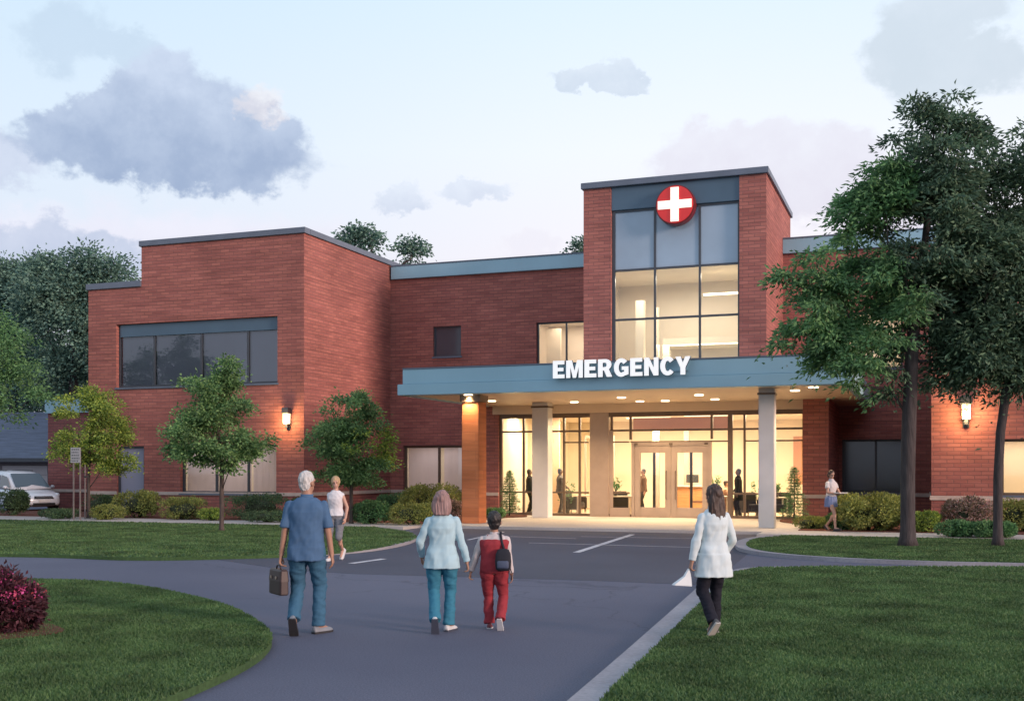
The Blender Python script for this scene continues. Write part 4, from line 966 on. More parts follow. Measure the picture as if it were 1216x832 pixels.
# shrubs
def shrub(px, py, w, h, label, lmat, seed, n=2600, z=ZB, leaf=(.07, .045), group='shrubs planted along the building', flat=.9, name='shrub', depth=None, core='leaf_hedge', boxy=0.0, flowers=None, ragged=0.06):
    p, s = px_tree(px, py, z)
    W, H = w / s, h / s; D = depth or W * .8
    t = thing(name, label, 'shrub' if name == 'shrub' else name.replace('_', ' '), p, A, group)
    r = np.random.default_rng(seed)
    k = 5 + int(W / max(.3, H) * 2)
    lob = []
    for i in range(k):
        u = r.uniform(-1, 1)
        lob.append((u * W * .36, r.uniform(-.3, .3) * D, H * r.uniform(.42, .56), W * .5 * r.uniform(.30, .46) if k > 6 else W*.5*r.uniform(.45, .62), D * .5 * r.uniform(.5, .7), H * (.5 - .1*abs(u)) * r.uniform(.82, 1.0)))
    lob.append((0, 0, H*.5, W*.43, D*.45, H*.47))
    lob = np.array(lob)
    ex0, ex1 = (lob[:, 0] - lob[:, 3]).min(), (lob[:, 0] + lob[:, 3]).max(); hz = (lob[:, 2] + lob[:, 5]).max()
    sx_ = W / (ex1 - ex0) * 1.02; sz_ = H / hz
    lob[:, 0] = (lob[:, 0] - (ex0 + ex1) / 2) * sx_; lob[:, 3] *= sx_; lob[:, 2] *= sz_; lob[:, 5] *= sz_
    li = r.integers(0, len(lob), n); v = r.normal(size=(n, 3)); v /= np.linalg.norm(v, axis=1, keepdims=True)
    if boxy: v = np.sign(v) * np.abs(v) ** (1 - boxy * .5)
    rad = r.uniform(.78, 1.04, (n, 1)) + np.abs(r.normal(size=(n, 1))) * ragged * (r.uniform(0, 1, (n, 1)) < .5)
    pts = lob[li, :3] + v * rad * lob[li, 3:]
    ok = pts[:, 2] > .02; pts = pts[ok]; v = v[ok]
    nz = np.array([mnoise.noise(Vector(q * (3.0 / max(.5, H)))) for q in pts]); ok = nz > -.34; pts = pts[ok]; v = v[ok]
    dirs = v + r.normal(size=v.shape) * .7 + [0, 0, .25]
    leaf_mesh('foliage', pts, dirs, leaf[0], leaf[1], M[lmat], t, seed)
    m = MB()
    for l in lob[-1:]: m.ell((l[0], l[1], l[2]*.9), (l[3]*.62, l[4]*.62, l[5]*.62), 14, 9)  # dark core, not a stem: stands for the shaded interior of the shrub
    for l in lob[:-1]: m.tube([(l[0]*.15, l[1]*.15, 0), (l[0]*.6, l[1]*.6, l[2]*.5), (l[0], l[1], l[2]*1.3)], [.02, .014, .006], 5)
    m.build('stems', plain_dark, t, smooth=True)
    if flowers:
        fm, fn, fl = flowers
        li = r.integers(0, len(lob), fn); v = r.normal(size=(fn, 3)); v[:, 2] = np.abs(v[:, 2]) + .2; v /= np.linalg.norm(v, axis=1, keepdims=True)
        c = lob[li, :3] + v * lob[li, 3:] * 1.02
        c = np.repeat(c, 14, 0) + r.normal(size=(fn*14, 3)) * fl * .9
        leaf_mesh('blossom', c, r.normal(size=c.shape) + [0, -.2, .4], fl, fl*.8, M[fm], t, seed + 5)
    return t
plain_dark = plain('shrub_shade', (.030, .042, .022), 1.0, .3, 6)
SH = [
 (14, 611, 36, 30, 'dark leafy shrub in front of the silver car', 'leaf_hedge', 0, .07),
 (70, 615, 48, 11, 'low ground-hugging shrub right of the silver car', 'leaf_hedge', 0, .06),
 (163, 614, 52, 32, 'rounded olive shrub below the grey service door', 'leaf_olive', 0, .07),
 (128, 616, 38, 17, 'low olive shrub at the foot of the yellow-green tree', 'leaf_olive', 0, .06),
 (120, 609, 40, 22, 'dim shrub behind the low olive one near the signboard', 'leaf_hedge', 0, .07),
 (218, 616, 52, 26, 'clipped yellow-green hedge below the left window', 'leaf_olive', .7, .06),
 (252, 617, 30, 14, 'small shrub with golden glow painted in its leaves between the two clipped hedges', 'leaf_yellow', 0, .06),  # yellow leaf colour stands for the warm light falling on this shrub
 (308, 616, 74, 30, 'long dark clipped hedge behind the thin tree trunk', 'leaf_hedge', .8, .06),
 (318, 619, 60, 13, 'low row of small plants in front of the long dark hedge', 'leaf_hedge', 0, .05),
 (362, 616, 40, 26, 'dark hedge partly behind the man in the blue shirt', 'leaf_hedge', .5, .06),
 (441, 621, 46, 27, 'green shrub right of the bushy tree trunk', 'leaf_mid', 0, .07),
 (466, 611, 40, 26, 'dark green shrub in the inner corner of the bed', 'leaf_mid', 0, .07),
 (488, 622, 58, 25, 'wide low shrub with pinkish tips in front of the yellow mound', 'leaf_olive', 0, .06),
 (512, 612, 74, 38, 'big domed yellow-green shrub left of the orange column', 'leaf_olive', 0, .07),
 (538, 617, 26, 24, 'narrow pinkish shrub touching the orange column', 'leaf_pink', 0, .06),
 (588, 614, 24, 11, 'low green plant at the brick pier behind the boy', 'leaf_mid', 0, .06),
 (1036, 629, 86, 44, 'largest domed yellow-green shrub right of the woman in a skirt', 'leaf_olive', 0, .08),
 (1000, 628, 34, 20, 'low green shrub between the woman in a skirt and the largest dome', 'leaf_mid', 0, .07),
 (962, 627, 40, 14, 'low olive shrub below the right brick pier', 'leaf_olive', 0, .06),
 (1100, 631, 34, 24, 'light green shrub just right of the thick trunk', 'leaf_yellow', 0, .07),
 (1152, 631, 56, 42, 'pink blossoming shrub under the right wall lantern', 'leaf_pink', 0, .07),
 (1134, 636, 50, 18, 'low green plants in front of the pink blossoming shrub', 'leaf_mid', 0, .07),
 (1176, 637, 52, 18, 'low green plants around the slimmer tree trunk', 'leaf_mid', 0, .07),
 (1212, 630, 60, 38, 'yellow-green clipped shrub at the right edge below the lit window', 'leaf_olive', .4, .07),
]
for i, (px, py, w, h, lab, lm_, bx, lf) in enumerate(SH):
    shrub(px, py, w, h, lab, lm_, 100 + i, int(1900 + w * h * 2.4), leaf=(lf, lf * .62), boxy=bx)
# flowering bush in the left foreground
shrub(4, 752, 74, 70, 'dark plum bush with magenta flowers on the near left lawn', 'leaf_plum', 211, 11000, ZL, (.062, .03), None, name='flowering_bush', flowers=('petal', 85, .036), ragged=.2)
# little conifers by the glass
def conifer(x, y, z, H, W, label, seed):
    t = thing('conifer', label, 'conifer', (x, y, z), 0, 'young conifers beside the entrance glass')
    r = np.random.default_rng(seed); tr = MB(); P = []; Dr = []
    tr.tube([(0, 0, 0), (.01, 0, H*.5), (0, 0, H*.98)], [.03, .018, .004], 8)
    lim = MB(); nw = 17
    for k in range(nw):
        zz = H * (.10 + .87 * k / nw); rr = W * .5 * (1 - k / nw) ** .8 * r.uniform(.75, 1.1) + .03
        for a in np.arange(7) * 2.4 + k * 1.1:
            a += r.uniform(-.3, .3); q = rr * r.uniform(.6, 1.1)
            d = np.array([math.cos(a), math.sin(a), .25 - .35 * (1 - k/nw)])
            lim.tube([(0, 0, zz), tuple(np.array([0, 0, zz]) + d*q*.6), tuple(np.array([0, 0, zz]) + d*q + [0, 0, -.03])], [.008, .005, .002], 4)
            m_ = int(16 + 40 * q / W)
            tt = r.uniform(.15, 1.05, m_)
            P.append(np.array([0, 0, zz]) + d * q * tt[:, None] + r.normal(size=(m_, 3)) * .02); Dr.append(np.tile(d, (m_, 1)) + r.normal(size=(m_, 3)) * .7)
    tr.build('trunk', M['bark'], t, smooth=True); lim.build('limbs', M['bark'], t)
    leaf_mesh('needles', np.concatenate(P), np.concatenate(Dr), .075, .016, M['leaf_mid'], t, seed)
conifer(xa(605, 38.2), 38.2, ZB + .03, 1.72, .95, 'young conifer left of the white column under the canopy', 301)
conifer(xa(943, 37.4), 37.4, ZB + .03, 1.85, 1.0, 'young conifer in front of the right brick pier', 302)

# ---------------------------------------------------------------- grass blades
def pip(P, poly):
    x, y = P[:, 0], P[:, 1]; ins = np.zeros(len(P), bool); n = len(poly)
    for i in range(n):
        x0, y0 = poly[i]; x1, y1 = poly[(i+1) % n]
        c = ((y0 > y) != (y1 > y)) & (x < (x1 - x0) * (y - y0) / (y1 - y0 + 1e-12) + x0)
        ins ^= c
    return ins
def grass(name, poly, n, z, dmin, dmax, hgt, seed, umin=-.62, umax=.62):
    r = np.random.default_rng(seed)
    q = r.uniform(0, 1, n * 3); d = 1 / (1/dmin + q * (1/dmax - 1/dmin))       # denser close by
    d = dmin * (dmax / dmin) ** r.uniform(0, 1, n * 3) * .5 + d * .5
    u = r.uniform(umin, umax, n * 3)
    P = np.stack([d * (u * CA - SA), d * (u * SA + CA)], 1)
    ok = pip(P, poly)
    P = P[ok][:n]; d = d[ok][:n]; n = len(P)
    if n == 0: return
    w = .0035 + .00085 * d; h = hgt * r.uniform(.55, 1.35, n)
    h *= 1 + .3 * np.array([mnoise.noise(Vector((p[0]*.7, p[1]*.7, 0))) for p in P])
    a = r.uniform(0, 2*math.pi, n); lean = r.normal(size=(n, 2)) * .016
    b0 = np.stack([P[:, 0] - np.cos(a)*w, P[:, 1] - np.sin(a)*w, np.full(n, z - .003)], 1)
    b1 = np.stack([P[:, 0] + np.cos(a)*w, P[:, 1] + np.sin(a)*w, np.full(n, z - .003)], 1)
    tp = np.stack([P[:, 0] + lean[:, 0], P[:, 1] + lean[:, 1], z + h], 1)
    co_ = np.stack([b0, b1, tp], 1).reshape(-1, 3)
    np_mesh(name, co_, np.arange(n*3).reshape(-1, 3), M['grass'], None, 'stuff')
grass('grass', LAWN_R, 230000, ZL, 7.5, 27, .027, 5, .0, .62)
grass('grass', LOBE, 190000, ZL, 7.5, 26, .027, 6, -.62, -.1)
grass('grass', ISL_L, 100000, ZL, 20, 42, .03, 7, -.62, .0)
grass('grass', ISL_R, 65000, ZL, 19, 34, .03, 8, .15, .62)

# ---------------------------------------------------------------- silver car
def car(px, py, rz):
    p = gp(px, py, 0)
    t = thing('parked_car', 'silver minivan parked at the left edge facing the entrance', 'car', (p.x, p.y, 0), rz)
    paint = plain('silver_paint', (.62, .66, .71), .25, .03, 1, metal=.15)
    blk = plain('black_trim', (.015, .016, .018), .5, .1, 5); gl = plain('car_glass', (.05, .07, .085), .06, .05, 1, spec=.9)
    tyre = plain('tyre_rubber', (.02, .02, .021), .85, .15, 8); rim = plain('alloy_rim', (.45, .46, .48), .3, .05, 3, metal=.8)
    lens = plain('headlight_lens', (.62, .66, .70), .08, .05, 3, spec=.9)
    # front points to local +X; x stations with (half width, sill z, waist z)
    def sec(x, hw, z0, z1, crown=.022):
        pts = []
        for a, b in ((-.86, 0), (-.97, .12), (-1, .40), (-.985, .75), (-.93, .95), (-.80, 1.0), (-.4, 1.0), (0, 1.0), (.4, 1.0), (.80, 1.0), (.93, .95), (.985, .75), (1, .40), (.97, .12), (.86, 0)):
            zz = z0 + (z1 - z0) * b + (crown * (1 - a*a) if b == 1.0 else 0)
            pts.append((x, a * hw, zz))
        return pts
    st = [(-2.38, .72, .40, .80), (-2.33, .84, .30, 1.0), (-2.1, .90, .24, 1.06), (-1.2, .92, .22, 1.05), (0, .925, .22, 1.03), (.85, .92, .22, 1.0), (1.30, .91, .22, .955), (1.85, .88, .23, .87), (2.2, .80, .25, .78), (2.36, .68, .30, .66), (2.42, .56, .36, .56)]
    body = MB().loft([sec(*q) for q in st]).build('body', paint, t, smooth=True)
    sm = body.modifiers.new('s', 'SUBSURF'); sm.levels = sm.render_levels = 1
    def gsec(x, hw0, z0, hw1, z1): return [(x, -hw0, z0), (x, -hw1, z1), (x, -hw1*.7, z1+.035), (x, 0, z1+.05), (x, hw1*.7, z1+.035), (x, hw1, z1), (x, hw0, z0)]
    g = [(-2.22, .82, 1.02, .74, 1.10), (-1.95, .84, 1.02, .68, 1.66), (-1.0, .85, 1.02, .70, 1.72), (0.0, .85, 1.0, .69, 1.70), (.55, .85, 1.0, .66, 1.60), (1.42, .82, .97, .76, 1.00)]
    rf = MB().loft([gsec(*q) for q in g]).build('roof', paint, t, smooth=True)
    # glass set a few mm proud of the shell
    def sheet(name, pts, mat, par=t): return MB().add(pts, [tuple(range(len(pts)))]).build(name, mat, par)
    o_ = .012
    sheet('windshield', [(1.37+o_, -.72, 1.045+o_), (1.37+o_, .72, 1.045+o_), (1.30+o_, .73, 1.09+o_*3), (.62+o_, .63, 1.61+o_*3), (.62+o_, -.63, 1.61+o_*3), (1.30+o_, -.73, 1.09+o_*3)], gl)
    for sd in (-1, 1):
        y = lambda zz: sd * (.852 - (zz - 1.0) * .225 + .012)
        sheet('side_window', [(1.12, y(1.06), 1.06), (.60, y(1.50), 1.50), (.05, y(1.58), 1.58), (.05, y(1.06), 1.06)], gl)
        sheet('side_window', [(-.02, y(1.06), 1.06), (-.02, y(1.58), 1.58), (-.95, y(1.60), 1.60), (-.95, y(1.06), 1.06)], gl)
        sheet('side_window', [(-1.02, y(1.08), 1.08), (-1.02, y(1.60), 1.60), (-1.85, y(1.56), 1.56), (-1.98, y(1.12), 1.12)], gl)
        m = MB(); m.ell((1.02, sd*1.02, 1.07), (.06, .10, .075), 12, 8); m.tube([(1.02, sd*.86, 1.03), (1.02, sd*.96, 1.05)], .03, 6); m.build('mirror', paint, t, smooth=True)
        hl = MB(); hl.ell((2.06, sd*.70, .74), (.22, .13, .085), 14, 9, Matrix.Rotation(sd*-.45, 3, 'Z') @ Matrix.Rotation(.25, 3, 'Y')); hl.build('headlight', lens, t, smooth=True)
        for wx in (1.48, -1.42):
            m = MB(); n = 28
            m.loft([[(wx + r_*math.cos(2*math.pi*k/n), sd*yy, .335 + r_*math.sin(2*math.pi*k/n)) for k in range(n)] for r_, yy in ((.24, .70), (.325, .71), (.335, .76), (.335, .88), (.322, .925), (.235, .93), (.22, .90))])
            wh = MB(); wl = m.build('wheel', tyre, t, smooth=True)
            r2 = MB(); r2.loft([[(wx + r_*math.cos(2*math.pi*k/n), sd*yy, .335 + r_*math.sin(2*math.pi*k/n)) for k in range(n)] for r_, yy in ((.225, .895), (.21, .915), (.06, .93), (.02, .935))])
            r2.build('rim', rim, wl)
            arch = MB(); arch.tube([(wx + .39*math.cos(a), sd*.915, .335 + .39*math.sin(a)) for a in np.linspace(-.1, math.pi+.1, 16)], .028, 6); arch.build('wheel_arch', blk, t)
        m = MB(); m.tube([(-1.9, sd*.55, 1.76), (-1.0, sd*.57, 1.80), (.1, sd*.56, 1.77)], .02, 6); m.build('roof_rail', blk, t)
        m = MB(); m.box(-.6, sd*.925 - .012, .84, -.42, sd*.925 + .018, .87); m.build('door_handle', paint, t)
    m = MB(); m.loft([[(2.30, -.46, .60), (2.30, .46, .60), (2.30, .40, .70), (2.30, -.40, .70)], [(2.425, -.42, .59), (2.425, .42, .59), (2.36, .36, .705), (2.36, -.36, .705)]]); g_ = m.build('grille', blk, t)
    m = MB(); m.tube([(2.41, -.34, .65), (2.43, 0, .66), (2.41, .34, .65)], .014, 6); m.build('grille_bar', rim, g_)
    m = MB(); m.loft([[(2.2, -.66, .30), (2.2, .66, .30), (2.2, .62, .42), (2.2, -.62, .42)], [(2.42, -.46, .31), (2.42, .46, .31), (2.445, .44, .42), (2.445, -.44, .42)]]); m.build('lower_intake', blk, t)
    m = MB(); m.box(2.435, -.24, .46, 2.455, .24, .56); m.build('licence_plate', plain('plate_white', (.6, .6, .58), .5, .05, 2), t)
    return t
car(22, 607, A + R(-42))
# ---------------------------------------------------------------- slate roofed house at far left
HXY = pxy(-40, 58.0)
hs = thing('house', 'low house with a blue-grey slate roof and pale garage door behind the car', 'house', HXY, A)
slate = brick('slate_roof', (.075, .095, .14), (.10, .12, .17), (.05, .06, .09), .5, .22, .02, .2)
m = MB(); m.box(-4.5, 0, 0, 4.4, 8, 2.45); m.build('wall', plain('house_wall', (.16, .14, .15), .8, .1, 1), hs)
m = MB(); m.add([(-5, -.5, 2.35), (4.9, -.5, 2.35), (4.9, 4, 5.0), (-5, 4, 5.0), (4.9, 8.5, 2.35), (-5, 8.5, 2.35)], [(0, 1, 2, 3), (3, 2, 4, 5), (1, 4, 2), (0, 3, 5), (0, 5, 4, 1)]); m.build('roof', plain('slate', (.085, .105, .155), .6, .25, 3, .5, 12, stretch=(.4, .4, 5)), hs)
gd = MB().box(1.9, -.06, .05, 4.25, -.003, 2.0).build('garage_door', plain('garage_paint', (.34, .32, .33), .5, .06, 1), hs)
m = MB()
for k in range(1, 4): m.box(1.92, -.07, .05 + k*.49, 4.23, -.061, .065 + k*.49)
m.build('panel_groove', M['darkframe'], gd)
m = MB(); m.box(-5, -.56, 2.2, 4.9, -.505, 2.40); m.build('gutter', M['darkframe'], hs)
# ---------------------------------------------------------------- signboard on two posts, and a tree stake
p = gp(91, 617, ZS)
sb = thing('signboard', 'small white notice board with grey marks on two thin posts by the sidewalk', 'sign', p, A - R(8))
post = plain('weathered_post', (.20, .17, .16), .8, .2, 6, .3)
for x in (-.11, .13): MB().box(x-.022, -.022, 0, x+.022, .022, 2.46).build('post', post, sb, bevel=.004)
bd = MB().box(-.20, -.045, 1.96, .16, -.024, 2.48).build('board', plain('board_white', (.34, .35, .37), .5, .08, 3), sb, bevel=.004)
r_ = np.random.default_rng(5)
m = MB()
for k, zz in enumerate((2.39, 2.29, 2.19, 2.09, 2.0)):
    x = -.16
    while x < .10:
        w_ = r_.uniform(.025, .07); m.box(x, -.0475, zz, min(x+w_, .13), -.0455, zz+.05); x += w_ + .02
m.build('marks', plain('board_marks', (.12, .13, .14), .6, .1, 4), bd)
st_ = gp(101, 616, ZS)
sk = thing('tree_stake', 'thin wooden stake beside the yellow-green tree trunk', 'stake', st_, A)
MB().cyl(0, 0, -.02, 1.9, .025, .022, 10).build('pole', post, sk)
MB().loft([[(.09*math.cos(a)+.05, .05*math.sin(a), zz) for a in np.linspace(0, 2*math.pi, 17)[:-1]] for zz in (1.45, 1.50)]).build('tie', plain('tie_rubber', (.03, .03, .03), .8), sk)
# ---------------------------------------------------------------- people
def remesh(m, name, mat, parent, vox, smooth_it=6, fold=None, scale=1.0):
    """joins overlapping closed shapes into one continuous skin"""
    me = bpy.data.meshes.new(name); me.from_pydata([tuple(Vector(p) * scale) for p in m.v], [], m.f); me.update()
    bm = bmesh.new(); bm.from_mesh(me)
    bmesh.ops.recalc_face_normals(bm, faces=bm.faces); bm.to_mesh(me); bm.free()
    o = link(bpy.data.objects.new('tmp', me))
    md = o.modifiers.new('r', 'REMESH'); md.mode = 'VOXEL'; md.voxel_size = vox; md.use_smooth_shade = True
    if smooth_it:
        ms = o.modifiers.new('s', 'SMOOTH'); ms.factor = .5; ms.iterations = smooth_it
    bpy.context.view_layer.update()
    dg = bpy.context.evaluated_depsgraph_get()
    new = bpy.data.meshes.new_from_object(o.evaluated_get(dg)); bpy.data.objects.remove(o); bpy.data.meshes.remove(me)
    new.name = name
    if fold:
        n = len(new.vertices); c = np.empty(n*3); new.vertices.foreach_get('co', c); c = c.reshape(-1, 3)
        nr = np.empty(n*3); new.vertices.foreach_get('normal', nr); nr = nr.reshape(-1, 3)
        amp, fx, fz, sd = fold
        h = np.array([mnoise.noise(Vector((p[0]*fx + sd, p[1]*fx, p[2]*fz + p[0]*fx*.6))) + .5*mnoise.noise(Vector((p[0]*fx*2.3, p[1]*fx*2.3 + sd, p[2]*fz*2.6 - p[0]*fx))) for p in c])
        c = c + nr * (h * amp)[:, None]
        new.vertices.foreach_set('co', c.astype(np.float32).ravel()); new.update()
    new.materials.clear(); new.materials.append(mat)
    new.polygons.foreach_set('use_smooth', [True] * len(new.polygons))
    return link(bpy.data.objects.new(name, new), parent)

def ik(a, c, l1, l2, pole):
    a, c, pole = Vector(a), Vector(c), Vector(pole)
    d = c - a; L_ = min(d.length, (l1 + l2) * .999); d.normalize(); c = a + d * L_
    x = (l1*l1 - l2*l2 + L_*L_) / (2*L_); h = math.sqrt(max(0, l1*l1 - x*x))
    pl = pole - d * pole.dot(d); pl.normalize()
    return a + d * x + pl * h, c

def ering(c, rx, ry, n=24, p=2.3, yaw=0.0):
    out = []
    for k in range(n):
        t = 2*math.pi*k/n; cx, sx = math.cos(t), math.sin(t)
        x = rx * math.copysign(abs(cx) ** (2/p), cx); y = ry * math.copysign(abs(sx) ** (2/p), sx)
        out.append((c[0] + x*math.cos(yaw) - y*math.sin(yaw), c[1] + x*math.sin(yaw) + y*math.cos(yaw), c[2]))
    return out

SKIN = {}
def cloth(name, c, var=.14, bump=.25):
    return plain(name, c, .85, var * .45, 5, bump, 9, spec=.2, stretch=(1, 1, .45))
def person(label, loc, H, yaw, P, group=None):
    """P: pose and clothes. Local frame: +Y is where the body faces, origin on the ground, canonical height 1.75"""
    k = H / 1.75; vox = P.get('vox', .0075)
    t = thing('person', label, 'person', loc, yaw, group)
    fem = P.get('fem', False); bw = P.get('width', 1.0); hs_ = P.get('head', 1.0)
    lean = P.get('lean', 0.0); tw = P.get('twist', 0.0)
    Z0 = P.get('pelvis', .93)
    def sp(z): return lean * max(0, z - .95)
    shz = 1.385; shx = (.150 if fem else .172) * bw
    sh = {s: Vector((s*shx*math.cos(tw), s*shx*math.sin(tw) + sp(shz), shz)) for s in (-1, 1)}
    hip = {s: Vector((s*.09*bw, 0, Z0)) for s in (-1, 1)}
    l1, l2 = .44, .43; a1, a2 = .285, .25
    foot = {-1: P['lfoot'], 1: P['rfoot']}; hand = {-1: P['lhand'], 1: P['rhand']}
    knee = {}; ank = {}; elb = {}; wr = {}
    for s in (-1, 1):
        f = foot[s]
        knee[s], ank[s] = ik(hip[s], f[:3], l1, l2, (s*.12, 1, .1))
        h = hand[s]
        elb[s], wr[s] = ik(sh[s], h[:3], a1, a2, h[3] if len(h) > 3 else (s*.35, -1, -.1))
    # torso profile: z, half width, half depth
    if fem: prof = [(.86, .15, .10), (.92, .168, .115), (1.0, .155, .108), (1.10, .125, .09), (1.22, .138, .10), (1.30, .148, .112), (1.36, .158, .100), (1.41, .135, .086), (1.45, .09, .066), (1.49, .056, .052)]
    else: prof = [(.86, .145, .10), (.92, .163, .112), (1.0, .158, .11), (1.10, .150, .105), (1.22, .162, .112), (1.32, .176, .118), (1.375, .180, .105), (1.42, .150, .09), (1.46, .095, .07), (1.50, .062, .056)]
    def torso(m, z0, z1, grow, hem=None, p=2.3):
        rr = []
        zs = [q[0] for q in prof]
        samp = sorted({z0, z1, *[z for z in zs if z0 < z < z1]})
        for z in samp:
            rx = np.interp(z, zs, [q[1] for q in prof]) * bw; ry = np.interp(z, zs, [q[2] for q in prof]) * (bw*.5+.5)
            g = grow
            if hem and z < hem[0]: q = (hem[0] - z) / (hem[0] - z0 + 1e-6); g = grow + hem[1] * q
            tz = tw * max(0, min(1, (z - .95) / .4))
            rr.append(ering((0, sp(z) + (.012 if z > 1.2 else 0), z), rx + g, ry + g, 26, p, tz))
        return m.loft(rr)
    hc = Vector((P.get('hx', 0), sp(1.6) + .012 + P.get('hy', 0), 1.50 + .135 * hs_)); hr = Vector((.076, .096, .118)) * hs_
    hyaw = P.get('hyaw', 0.0); HM = Matrix.Rotation(hyaw, 3, 'Z') @ Matrix.Rotation(P.get('hpitch', 0.0), 3, 'X')
    def hp(x, y, z): return hc + HM @ (Vector((x, y, z)) * hs_)
    # ---- body: one continuous skin
    b = MB(); torso(b, .86, 1.49, -.020)
    b.cap((0, sp(1.45), 1.43), hc + Vector((0, -.012, -.06)), .058 if fem else .064, .052 if fem else .058)
    b.ell(hc + HM @ Vector((0, -.008, .018)) * hs_, (hr.x, hr.y*.97, hr.z*.86), 22, 14, HM)
    b.ell(hp(0, .018, -.052), (.058*hs_, .068*hs_, .066*hs_), 16, 10, HM)
    b.cap(hp(0, .083, .008), hp(0, .104, -.026), .010*hs_, .016*hs_, 8)            # nose
    b.cap(hp(-.02, .078, -.058), hp(.02, .078, -.058), .0115*hs_, .0115*hs_, 8)     # lips
    b.cap(hp(-.04, .076, .026), hp(.04, .076, .026), .013*hs_, .013*hs_, 8)        # brow
    for s in (-1, 1): b.ell(hp(s*.078, -.008, -.008), (.012*hs_, .02*hs_, .032*hs_), 10, 8, HM)
    for s in (-1, 1):
        ar = .8 if (P.get('top') or {}).get('sleeve', 1) > .9 else .92
        b.cap(sh[s] + Vector((-s*.01, 0, -.01)), elb[s], .050*bw*ar, .040*ar, 14); b.cap(elb[s], wr[s], .040*ar, .027, 14)
        d = (wr[s] - elb[s]).normalized()
        if len(hand[s]) > 4 and hand[s][4] is not None: d = Vector(hand[s][4]).normalized()
        inn = Vector((-s, 0, 0)) if len(hand[s]) < 6 else Vector(hand[s][5])
        inn = (inn - d * inn.dot(d)).normalized(); fw = d.cross(inn) * (1 if s < 0 else -1)
        if len(hand[s]) < 6 and fw.y < 0: fw = -fw
        W = wr[s]
        for q in (-.026, -.009, .009, .026): b.cap(W + fw*q*.6, W + d*.085 + fw*q, .016, .0125, 8)
        curl = P.get('curl', {}).get(s, .45)
        for j, (q, L_) in enumerate(((.031, .072), (.0105, .080), (-.0105, .075), (-.031, .058))):
            p0 = W + d*.085 + fw*q; d1 = (d*math.cos(curl) + inn*math.sin(curl)); p1 = p0 + d1*L_*.5
            d2 = (d*math.cos(curl*2.1) + inn*math.sin(curl*2.1)); p2 = p1 + d2*L_*.5
            b.cap(p0, p1, .0095, .0088, 8); b.cap(p1, p2, .0088, .0072, 8)
        p0 = W + d*.025 + fw*.022; p1 = W + d*.062 + fw*.052 + inn*.012; p2 = p1 + (d*.9 + inn*.5).normalized()*.032
        b.cap(p0, p1, .014, .0115, 8); b.cap(p1, p2, .0112, .0085, 8)
        lg = P.get('leg', .74 if (P.get('trousers') or {}).get('to', 0 if not P.get('trousers') else 1.0) > .9 else 1.0)
        b.cap(hip[s], knee[s], .078*bw*lg, .049*lg, 16); b.cap(knee[s], ank[s], .048*lg, .033, 16)
        mid = knee[s].lerp(ank[s], .3) + Vector((0, -.014, 0)); b.ell(mid, (.046*lg, .048*lg, .10), 14, 10)
        fp, fyw = foot[s][3], foot[s][4]
        fd = Vector((math.sin(fyw)*math.cos(fp), math.cos(fyw)*math.cos(fp), -math.sin(fp)))
        b.cap(ank[s] + fd*.01, ank[s] + fd*.12 + Vector((0, 0, -.035)), .034, .026, 12)
    body = remesh(b, 'body', P['skin'], t, vox*.8, 3, None, k)
    ey = MB()
    for s in (-1, 1): ey.ell(hp(s*.031, .0755, .004), (.0125*hs_, .0125*hs_, .0095*hs_), 10, 8, HM)
    ey.v = [tuple(Vector(q) * k) for q in ey.v]; ey.build('eyes', M_eye, t, smooth=True)
    # ---- trousers / shorts / skirt
    tr = P.get('trousers')
    if tr:
        m = MB(); torso(m, .87, tr.get('top', 1.0), .004); f = tr.get('to', 1.0); wd = tr.get('w', 1.0)
        for s in (-1, 1):
            m.cap(hip[s] + Vector((0, 0, -.02)), knee[s], .098*bw*wd, .068*wd, 18); m.ell(knee[s].lerp(hip[s], .03), (.073*wd, .075*wd, .09), 18, 12)
            if f >= .55:
                e = knee[s].lerp(ank[s], (f - .5) * 2 * .99); m.cap(knee[s].lerp(hip[s], .07), e, .0665*wd, tr.get('hem', .060)*wd, 16, flat1=True)
            else:
                e = hip[s].lerp(knee[s], f * 2); m.cap(hip[s], e, .098*bw*wd, .088*wd, 18, flat1=True)
        remesh(m, tr.get('name', 'trousers'), tr['mat'], t, vox, 5, (.0095, 9, 15, 3.3), k)
    sk_ = P.get('skirt')
    if sk_:
        m = MB(); torso(m, sk_['z0'], 1.04, .02, (.98, sk_['flare'])); 
        if sk_['z0'] < .86:
            m = MB(); m.loft([ering((0, sp(z), z), rx, ry, 26) for z, rx, ry in ((sk_['z0'], .20, .16), (.85, .195, .15), (.95, .185, .135), (1.04, .145, .11))])
        remesh(m, 'skirt', sk_['mat'], t, vox, 4, (.014, 16, 3, 8.1), k)
    # ---- upper garment
    up_ = P.get('top')
